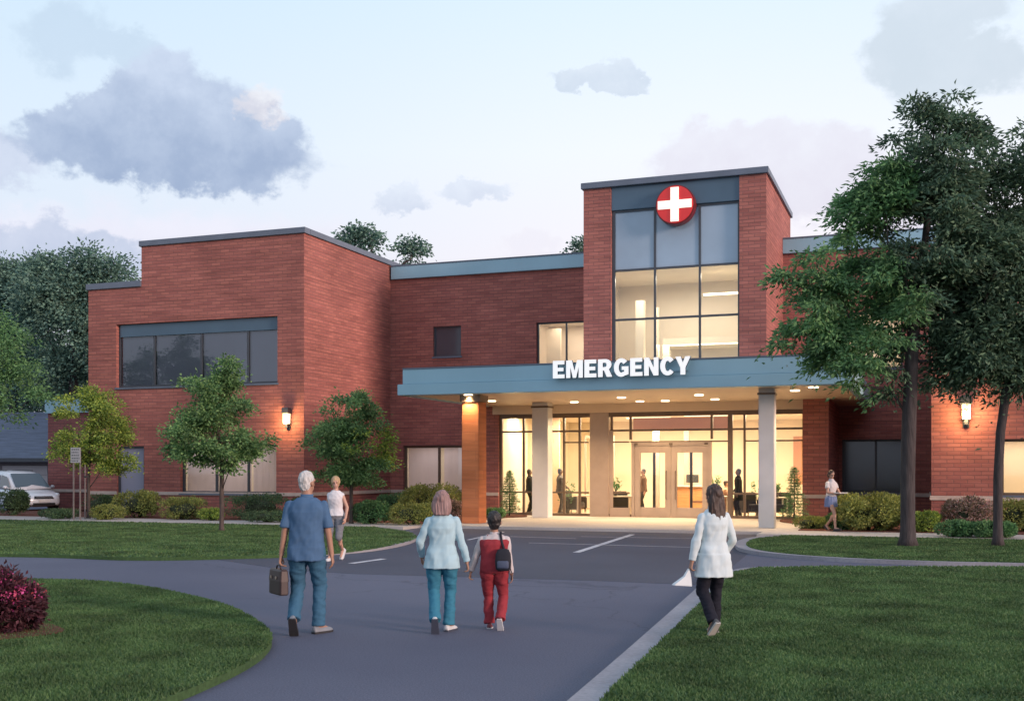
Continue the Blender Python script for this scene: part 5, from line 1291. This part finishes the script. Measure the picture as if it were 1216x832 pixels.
    if up_:
        m = MB(); z0 = up_['z0']
        if z0 >= .86: torso(m, z0, 1.475, .02, (1.05, up_.get('flare', .01)))
        else:
            torso(m, .86, 1.475, .022, (1.05, .012)); fl = up_.get('flare', .03)
            hx = (.168 if fem else .163)*bw + .03; hy = .115 + .03
            m.loft([ering((0, up_.get('sway', 0)*(.95 - z), z), hx + fl*(.95-z)*2.2, hy + fl*(.95-z)*2.6, 26) for z in (z0, (z0+.95)/2, .95)])
        if not up_.get('bib'):
            for s in (-1, 1):
                m.ell(sh[s] + Vector((-s*.012, 0, -.006)), (.056*bw, .060, .054), 14, 10)
                sl = up_.get('sleeve', 1.0)
                if sl <= 0: continue
                if sl < .6:
                    e = sh[s].lerp(elb[s], sl * 2 * .95); m.cap(sh[s], e, .058*bw, .064, 16, flat1=True)
                else:
                    m.cap(sh[s], elb[s], .058*bw, .052, 16); e = elb[s].lerp(wr[s], (sl - .5) * 2 * .97); m.cap(elb[s], e, .054, .044, 16, flat1=True)
        o = remesh(m, up_.get('name', 'shirt'), up_['mat'], t, vox, 4, (up_.get('fold', .013), 8, 6, 1.7), k)
        cl = MB(); cl.loft([ering((0, sp(z) + .004, z), rx, ry, 22) for z, rx, ry in ((1.445, .085, .076), (1.485, .068, .066), (1.512, .066, .064), (1.512, .060, .058), (1.47, .062, .058))], False, False)
        if up_.get('collar', True):
            cl.v = [tuple(Vector(q) * k) for q in cl.v]; cl.build('collar', up_['mat'], o, smooth=True)
    u2 = P.get('bib')
    if u2:
        m = MB(); torso(m, .88, 1.40, .046)
        for s in (-1, 1): m.tube([(s*.085, -.10, 1.33), (s*.095, -.045, 1.455), (s*.09, .05, 1.46), (s*.08, .11, 1.36)], .018, 8)
        remesh(m, 'overall_bib', u2, t, vox, 4, (.008, 9, 8, 5.0), k)
    # ---- shoes: upper and sole
    for s in (-1, 1):
        fp, fyw = foot[s][3], foot[s][4]
        Mx = Matrix.Rotation(-fyw, 3, 'Z') @ Matrix.Rotation(-fp, 3, 'X'); F0 = ank[s] + Mx @ Vector((0, 0, -.078))
        st = [(-.072, .026, .060), (-.06, .034, .078), (-.02, .038, .088), (.04, .040, .078), (.10, .045, .058), (.15, .044, .046), (.185, .034, .036), (.198, .020, .024)]
        rings = []; so_ = []
        for y, w, h in st:
            rings.append([F0 + Mx @ Vector((w*math.cos(a), y, .012 + h*max(0, math.sin(a)))) for a in np.linspace(-.25, math.pi+.25, 15)])
            so_.append([F0 + Mx @ Vector((x, y, z)) for x, z in ((-w-.004, 0), (w+.004, 0), (w+.005, .022), (-w-.005, .022))])
        a = MB().loft(rings); a.v = [tuple(Vector(q) * k) for q in a.v]; so2 = a.build('shoe', P['shoe'], t, smooth=True)
        a = MB().loft(so_); a.v = [tuple(Vector(q) * k) for q in a.v]; a.build('sole', P['sole'], so2)
    # ---- hair
    hr_ = P.get('hair')
    if hr_:
        m = MB(); g = hr_.get('g', .012)
        m.ell(hp(0, -.020, .034), ((.077+g)*hs_, (.088+g)*hs_, (.094+g)*hs_), 24, 14, HM)
        m.ell(hp(0, -.036, -.012), ((.066+g*.8)*hs_, (.062+g*.6)*hs_, (.085+g)*hs_), 20, 12, HM)
        L_ = hr_.get('long', 0)
        if L_:
            rr = []
            for q in np.linspace(0, 1, 8):
                z = .075 - q * (L_ + .045); w = (.080 + .030*min(1, q*2.2)) * (1 - .22*max(0, q-.75)/.25); d_ = .074 - .022*q
                c = hp(.0, -.034 - .040*q, z); rr.append(ering(c, w*hs_*hr_.get('w', 1), d_*hs_, 22, 2.4, hyaw*(1-q)))
            m.loft(rr[::-1])
        remesh(m, 'hair', hr_['mat'], t, vox*.8, 2, (.010 if L_ else .008, 46, 5 if L_ else 22, 2.2), k)
    return t, k, {'wr': wr, 'elb': elb, 'sh': sh, 'k': k}

M_eye = plain('dark_eye', (.02, .016, .014), .2)
skin_l = plain('fair_skin', (.46, .27, .20), .55, .05, 4); skin_m = plain('tan_skin', (.34, .185, .125), .55, .05, 4); skin_d = plain('brown_skin', (.16, .085, .055), .55, .05, 4)
hair_w = plain('white_hair', (.50, .50, .49), .6, .2, 30, .4, 120, stretch=(1, 1, .2)); hair_b = plain('blond_hair', (.46, .31, .17), .55, .25, 30, .4, 120, stretch=(1, 1, .15))
hair_m = plain('mauve_hair', (.26, .16, .15), .5, .3, 34, .5, 120, stretch=(1, 1, .1)); hair_k = plain('black_hair', (.018, .014, .014), .45, .3, 30, .4, 120, stretch=(1, 1, .15))
hair_d = plain('dark_brown_hair', (.045, .024, .018), .45, .35, 34, .5, 120, stretch=(1, 1, .1))
W_ = plain('white_rubber', (.55, .56, .57), .6, .08, 6); K_ = plain('black_rubber', (.022, .022, .025), .7, .1, 6); G_ = plain('grey_rubber', (.12, .13, .15), .7, .1, 6)
def at_px(px, py, z=0.0):
    p = gp(px, py, z); return (p.x, p.y, z)

# man in blue with a briefcase
p_man = at_px(364, 753)
denim = cloth('blue_denim', (.045, .125, .205), .22)
tm, km, jm = person('white-haired man in blue shirt and jeans walking away with a briefcase', p_man, 1.79, A + R(-3), dict(
    skin=skin_m, width=1.06, vox=.0075, pelvis=.915, hyaw=R(-25), hpitch=0, lean=.03,
    lfoot=(-.105, -.14, .175, R(58), R(-2)), rfoot=(.105, .10, .078, 0, R(35)),
    lhand=(-.28, -.02, .80, (-.5, -1, 0)), rhand=(.275, .04, .80, (.5, -1, 0)), curl={-1: .75, 1: .45},
    top=dict(mat=cloth('blue_shirt', (.062, .125, .225), .10), z0=.80, sleeve=.44, flare=.03, fold=.016, name='shirt'),
    trousers=dict(mat=denim, w=1.08, hem=.068), shoe=plain('grey_shoe', (.19, .21, .24), .6, .1, 6), sole=K_, hair=dict(mat=hair_w, g=.004)))
# briefcase hanging from his left hand
bc_w = jm['wr'][-1] * km
bm_ = Matrix.Rotation(A + R(-3), 3, 'Z')
bl_ = Vector(p_man) + bm_ @ (bc_w + Vector((-.035, .02, -.135)))
bc = thing('briefcase', 'dark brown briefcase hanging from the hand of the man in blue', 'briefcase', (bl_.x, bl_.y, bl_.z - .30), A + R(-58))
lea = plain('dark_leather', (.030, .016, .017), .5, .15, 6)
MB().loft([ering((0, 0, z), rx, ry, 28, 7) for z, rx, ry in ((0, .175, .045), (.012, .185, .055), (.16, .185, .052), (.265, .178, .042), (.275, .170, .034))]).build('case', lea, bc, smooth=False, bevel=.004)
MB().loft([ering((0, 0, z), rx, ry, 28, 7) for z, rx, ry in ((.15, .189, .058), (.262, .182, .047), (.280, .172, .036))]).build('flap', plain('flap_leather', (.036, .019, .019), .5, .15, 6), bc)
MB().tube([(-.06, 0, .275), (-.055, 0, .305), (-.03, 0, .32), (.03, 0, .32), (.055, 0, .305), (.06, 0, .275)], .009, 8).build('handle', lea, bc, smooth=True)
m = MB(); m.box(-.09, -.066, .175, -.06, -.058, .205); cl1 = m.build('clasp', M['alu'], bc); m = MB(); m.box(.06, -.066, .175, .09, -.058, .205); m.build('clasp', M['alu'], bc)

# blond woman behind him
person('blond woman in white tank top and grey shorts beyond the man in blue', at_px(399, 665), 1.66, A + R(168), dict(
    skin=skin_l, fem=True, width=1.0, vox=.008, pelvis=.92, hyaw=R(18), lean=.02,
    lfoot=(-.07, -.20, .20, R(50), R(6)), rfoot=(.09, .12, .078, 0, 0),
    lhand=(-.25, .10, .90, (-.4, -1, 0)), rhand=(.27, -.06, .86, (.4, -1, 0)),
    top=dict(mat=cloth('white_tank', (.60, .60, .62), .06), z0=.94, sleeve=0, flare=.008, name='tank_top', collar=False),
    trousers=dict(mat=cloth('grey_shorts', (.17, .18, .20)), to=.16, w=1.05, name='shorts'), shoe=W_, sole=W_, hair=dict(mat=hair_b, g=.018)))

# woman in the pale blue jacket
p_w = at_px(525, 750); p_b = at_px(587, 747)
teal = cloth('teal_denim', (.040, .18, .27), .2)
person('woman with mauve hair in pale blue jacket and jeans walking beside a boy', p_w, 1.565, A + R(0), dict(
    skin=skin_m, fem=True, width=1.08, vox=.0075, pelvis=.92, hyaw=R(-6), lean=.02,
    lfoot=(-.075, -.17, .165, R(62), 0), rfoot=(.075, .08, .078, 0, R(25)),
    lhand=(-.27, .16, .93, (-.6, -1, 0)), rhand=(.335, .03, .78, (.5, -1, 0), (.25, .1, -1)), curl={-1: .5, 1: .8},
    top=dict(mat=cloth('pale_blue_jacket', (.36, .52, .58), .06), z0=.80, sleeve=1.0, flare=.07, fold=.015, name='jacket'),
    trousers=dict(mat=teal, w=1.06, hem=.070), shoe=W_, sole=plain('navy_sole', (.05, .06, .09), .7), hair=dict(mat=hair_m, g=.016, long=.20, w=1.12)))
# boy in red overalls
red_c = cloth('red_cloth', (.27, .035, .045), .18)
tb, kb, jb = person('boy with black hair in red overalls with a dark bag on his back', p_b, 1.285, A + R(-4), dict(
    skin=skin_m, width=1.12, vox=.0065, pelvis=.90, head=1.26, lean=.0, hyaw=R(4),
    lfoot=(-.085, .10, .078, R(4), 0), rfoot=(.105, -.14, .17, R(58), R(8)),
    lhand=(-.38, .05, .86, (-.5, -1, 0), (-.3, .1, -1)), rhand=(.27, .0, .84, (.5, -1, 0)), curl={-1: .8, 1: .5},
    top=dict(mat=cloth('pale_shirt', (.50, .46, .46), .08), z0=.90, sleeve=.97, flare=.0, name='shirt'), bib=red_c,
    trousers=dict(mat=red_c, w=1.14, hem=.072, top=1.06), shoe=plain('red_shoe', (.14, .03, .04), .6), sole=W_, hair=dict(mat=hair_k, g=.010)))
bkp = Vector(p_b) + Matrix.Rotation(A + R(-4), 3, 'Z') @ (Vector((.155, -.215, .95)) * kb)
bp = thing('backpack', 'small black backpack slung on the right shoulder of the boy', 'backpack', bkp, A + R(-4))
blk_c = cloth('black_nylon', (.022, .024, .032), .2)
sc_ = kb
MB().loft([ering((0, y_, z*sc_), rx*sc_, ry*sc_, 22, 3.2) for z, rx, ry, y_ in ((-.02, .085, .05, 0), (.01, .115, .085, -.005), (.12, .125, .092, -.005), (.24, .115, .075, .0), (.30, .085, .05, .008), (.315, .05, .03, .01))]).build('bag', blk_c, bp, smooth=True)
MB().loft([ering((0, -.072*sc_, z*sc_), rx*sc_, ry*sc_, 18, 3.2) for z, rx, ry in ((.02, .08, .02), (.04, .092, .034), (.12, .092, .034), (.15, .08, .015))]).build('pocket', plain('navy_pocket', (.05, .07, .12), .7, .15, 8), bp, smooth=True)
MB().tube([Vector(q) * sc_ for q in ((.02, .03, .27), (-.03, .09, .42), (-.055, .15, .545), (-.055, .23, .55), (-.045, .335, .45))], .014, 6).build('strap', blk_c, bp, smooth=True)
MB().tube([Vector(q) * sc_ for q in ((.10, .0, .03), (.135, .01, -.06), (.13, .0, -.16))], .006, 5).build('strap', blk_c, bp)

# woman in the white coat on the lawn
p_c = at_px(848, 752, ZL + .01)
tc_, kc, jc = person('woman with long dark hair in white coat and black trousers on the lawn', p_c, 1.56, A + R(14), dict(
    skin=skin_m, fem=True, width=1.0, vox=.0075, pelvis=.925, hyaw=R(20), lean=.02,
    lfoot=(-.10, -.20, .165, R(48), R(-12)), rfoot=(.05, .10, .078, R(0), R(8)),
    lhand=(-.29, .02, .80, (-.5, -1, 0)), rhand=(.20, .16, .92, (.8, -.8, 0)), curl={-1: .9, 1: .5},
    top=dict(mat=cloth('white_coat', (.55, .64, .67), .06), z0=.68, sleeve=1.0, flare=.045, fold=.014, name='coat', sway=.02),
    trousers=dict(mat=cloth('black_trousers', (.014, .015, .024)), w=1.06, hem=.064), shoe=plain('dark_shoe', (.06, .065, .07), .6), sole=plain('pale_sole', (.40, .40, .38), .7), hair=dict(mat=hair_d, g=.016, long=.33, w=.98)))
wl = jc['wr'][-1] * kc
wp = Vector(p_c) + Matrix.Rotation(A + R(14), 3, 'Z') @ (wl + Vector((-.03, .02, -.10)))
pp = thing('paper', 'folded white paper held low by the woman in the long white coat', 'paper', wp, A + R(10))
MB().loft([[(-.004, -.02, .02), (.004, -.02, .02), (.004, .02, .02), (-.004, .02, .02)], [(-.05, -.03, -.06), (.02, -.03, -.07), (.02, .03, -.07), (-.05, .03, -.06)], [(-.16, -.05, -.135), (.02, -.05, -.15), (.03, .04, -.15), (-.16, .05, -.14)], [(-.17, -.05, -.148), (.02, -.05, -.162), (.03, .04, -.162), (-.17, .05, -.152)]]).build('sheet', plain('white_paper', (.62, .66, .68), .8, .05, 5), pp)

# woman in a skirt facing the camera on the sidewalk
p_s = at_px(987, 630, ZS)
ts, ks, js = person('woman in white top and short blue skirt walking towards us along the sidewalk', p_s, 1.70, A + R(212), dict(
    skin=skin_l, fem=True, width=.98, vox=.008, pelvis=.895, hyaw=R(-20), hpitch=R(-8),
    lfoot=(-.10, -.27, .135, R(34), R(10)), rfoot=(.10, .25, .085, R(-8), R(-8)),
    lhand=(-.09, .27, 1.08, (-.8, -.6, -.4), (1, .5, .0), (0, 0, 1)), rhand=(.09, .27, 1.08, (.8, -.6, -.4), (-1, .5, .0), (0, 0, 1)),
    top=dict(mat=cloth('white_blouse', (.58, .55, .56), .08), z0=1.0, sleeve=.30, flare=.0, name='blouse'),
    skirt=dict(mat=cloth('blue_skirt', (.17, .22, .38), .15), z0=.70, flare=.05), shoe=K_, sole=K_, hair=dict(mat=hair_d, g=.012, long=.12)))
tp_ = Vector(p_s) + Matrix.Rotation(A + R(212), 3, 'Z') @ (Vector((0, .36, 1.09)) * ks)
ty = thing('tray', 'white tray with papers carried by the woman in the blue skirt', 'tray', tp_, A + R(212))
MB().loft([ering((0, 0, z), rx, ry, 28, 6) for z, rx, ry in ((0, .17, .10), (.012, .185, .115), (.03, .19, .12), (.03, .18, .11), (.014, .172, .102))]).build('base', W_, ty)
MB().box(-.12, -.08, .0155, .10, .07, .028).build('papers', plain('paper_stack', (.65, .64, .62), .8), ty)

# people inside the lobby
FZ = ZS + .012
suit = cloth('black_suit', (.016, .013, .014)); greyc = cloth('grey_cloth', (.10, .085, .08)); brownc = cloth('brown_cloth', (.12, .07, .05)); tan = cloth('tan_cloth', (.38, .22, .14))
def lobby(label, px, Y, H, yaw, topm, legm, sk=skin_d, hair=hair_k, pose=None, **kw):
    d = dict(skin=sk, vox=.011, pelvis=.925, lfoot=(-.09, .05, .078, 0, R(-8)), rfoot=(.09, -.06, .078, 0, R(8)), lhand=(-.27, .03, .84), rhand=(.27, .05, .84),
             top=dict(mat=topm, z0=.84, sleeve=1.0, flare=.02, name='jacket'), trousers=dict(mat=legm), shoe=K_, sole=K_, hair=dict(mat=hair, g=.006))
    d.update(kw)
    return person(label, (xa(px, Y), Y, FZ), H, yaw, d)
lobby('man in a long black suit standing right of the glass doors', 877, 40.15, 1.74, A + R(75), suit, suit, top=dict(mat=suit, z0=.62, sleeve=1.0, flare=.03, name='jacket'), rhand=(.20, .18, .95, (.8, -.8, 0)))
lobby('person in a grey top behind the glass left of the stone pilaster', 665, 41.6, 1.75, A + R(-70), greyc, cloth('grey_trousers', (.09, .085, .09)), skin_d, rhand=(.15, .25, 1.0, (.7, -.9, 0)))
lobby('person in black half hidden by the left white column', 628.5, 41.2, 1.72, A + R(-80), suit, suit)
lobby('person in a brown top seen through the left glass door', 764, 43.2, 1.74, A + R(100), brownc, cloth('dark_trousers', (.03, .025, .025)), skin_m)
# seated visitor
SX, SY = xa(862, 43.0), 43.0
lobby('person in tan clothes seated behind the lobby table right of the doors', 862, SY, 1.70, A + R(-100), tan, tan, skin_m, hair_d, pelvis=.93,
      lfoot=(-.09, .44, .50, 0, 0), rfoot=(.09, .44, .50, 0, 0), lhand=(-.15, .30, 1.0, (-.8, -.8, 0)), rhand=(.15, .30, 1.0, (.8, -.8, 0)))
for o in list(scene.objects):
    if o.get('label', '').startswith('person in tan clothes'): o.location.z = FZ - .42 * 1.70 / 1.75
# ---------------------------------------------------------------- lobby furniture
fab = cloth('charcoal_fabric', (.045, .04, .038)); wood = plain('orange_wood', (.46, .22, .09), .45, .15, 3, stretch=(1, 1, 6)); topw = plain('white_top', (.62, .56, .48), .35, .05, 2); dkw = plain('dark_wood', (.06, .045, .04), .5, .2, 4)
def armchair(label, px, Y, rz, mat=fab):
    t = thing('armchair', label, 'armchair', (xa(px, Y), Y, FZ), rz, 'lobby armchairs')
    MB().box(-.33, -.30, .16, .33, .34, .44).build('seat', mat, t, bevel=.05); MB().box(-.36, .30, .14, .36, .46, .88).build('backrest', mat, t, bevel=.05)
    for s in (-1, 1):
        MB().box(min(s*.335, s*.45), -.32, .14, max(s*.335, s*.45), .31, .64).build('armrest', mat, t, bevel=.04)
        for y in (-.26, .36): MB().cyl(s*.36, y, 0, .16, .018, .024, 10).build('leg', dkw, t)
    return t
armchair('charcoal lobby armchair behind the grey person left of the pilaster', 683, 42.3, A + R(60)); armchair('charcoal lobby armchair just left of the double doors', 733, 42.0, A + R(180)); armchair('charcoal lobby armchair left of the right white column', 894, 41.2, A + R(20)); armchair('tan armchair holding the seated visitor', 862, SY - .02, A + R(-100) + R(180), plain('tan_leather', (.22, .12, .07), .5, .1, 4))
armchair('charcoal lobby armchair right of the right white column', 926, 41.4, A + R(-20))
def side_table(label, px, Y, w=.5, h=.72, d_=.4):
    t = thing('side_table', label, 'table', (xa(px, Y), Y, FZ), A, 'white lobby tables')
    MB().box(-w, -d_, h-.045, w, d_, h).build('table_top', topw, t, bevel=.008)
    for sx in (-1, 1):
        for sy in (-1, 1): MB().box(sx*(w-.07)-.025, sy*(d_-.07)-.025, 0, sx*(w-.07)+.025, sy*(d_-.07)+.025, h-.046).build('leg', topw, t)
    return t
side_table('white lobby table with papers left of the stone pilaster', 696, 41.3, .38); side_table('white lobby table carrying a plant just left of the double doors', 737, 41.0, .42); side_table('white lobby table behind the right white column', 918, 41.0, .5); side_table('white lobby table beside the seated visitor', 851, 42.0, .40)
def potted(label, px, Y, z, H, seed):
    t = thing('potted_plant', label, 'plant', (xa(px, Y), Y, z), A, 'potted plants in the lobby'); r = np.random.default_rng(seed)
    MB().loft([ering((0, 0, zz), q, q, 18, 2) for zz, q in ((0, .07), (.16, .10), (.165, .085), (.15, .08))]).build('pot', plain('dark_pot', (.05, .04, .035), .5), t)
    m = MB(); P = []; Dd = []
    for i in range(14):
        a = i * 2.4; q = r.uniform(.06, .2) * H / .6; tip = np.array([math.cos(a)*q, math.sin(a)*q, .15 + H * r.uniform(.35, .95)])
        m.tube([(0, 0, .14), tuple(tip*[.4, .4, .6]), tuple(tip)], [.008, .006, .003], 4)
        for j in range(9): P.append(tip * [1, 1, 1] * (1 - j*.04) + r.normal(size=3)*.04); Dd.append(tip*[1, 1, .3] + r.normal(size=3)*.25)
    m.build('stems', M['bark'], t); leaf_mesh('foliage', np.array(P), np.array(Dd), .11, .045, M['leaf_mid'], t, seed)
potted('small potted plant on the table just left of the double doors', 731, 41.0, FZ + .722, .55, 401); potted('leafy potted plant beside the grey person', 674, 41.9, FZ, 1.15, 402); potted('small potted plant on the table beside the seated visitor', 850, 42.0, FZ + .722, .6, 403); potted('low potted plant on the table behind the right white column', 922, 41.0, FZ + .722, .35, 404)
potted('potted plant on the floor left of the right white column', 900, 42.2, FZ, 1.2, 405)
# reception counter
rc = thing('reception_counter', 'orange wooden reception counter seen through the right glass door', 'counter', (xa(826, 44.4), 44.4, FZ), A - R(10))
MB().box(-1.0, -.3, 0, .9, .3, 1.02).build('counter_body', wood, rc, bevel=.01); MB().box(-1.05, -.36, 1.022, .95, .34, 1.07).build('counter_top', topw, rc, bevel=.008)
MB().box(-.2, -.315, .42, .8, -.302, .46).build('trim_strip', dkw, rc); MB().box(-.95, -.31, .0, .85, -.302, .1).build('plinth', dkw, rc)
mo = thing('monitor', 'dark computer monitor standing on the reception counter', 'monitor', (xa(822, 44.4), 44.45, FZ + 1.07), A + R(150))
MB().box(-.26, -.015, .12, .26, .02, .44).build('screen', K_, mo, bevel=.006); MB().cyl(0, .02, 0, .2, .02, .02, 10).build('stand', K_, mo); MB().cyl(0, .02, 0, .015, .11, .10, 18).build('base', K_, mo)
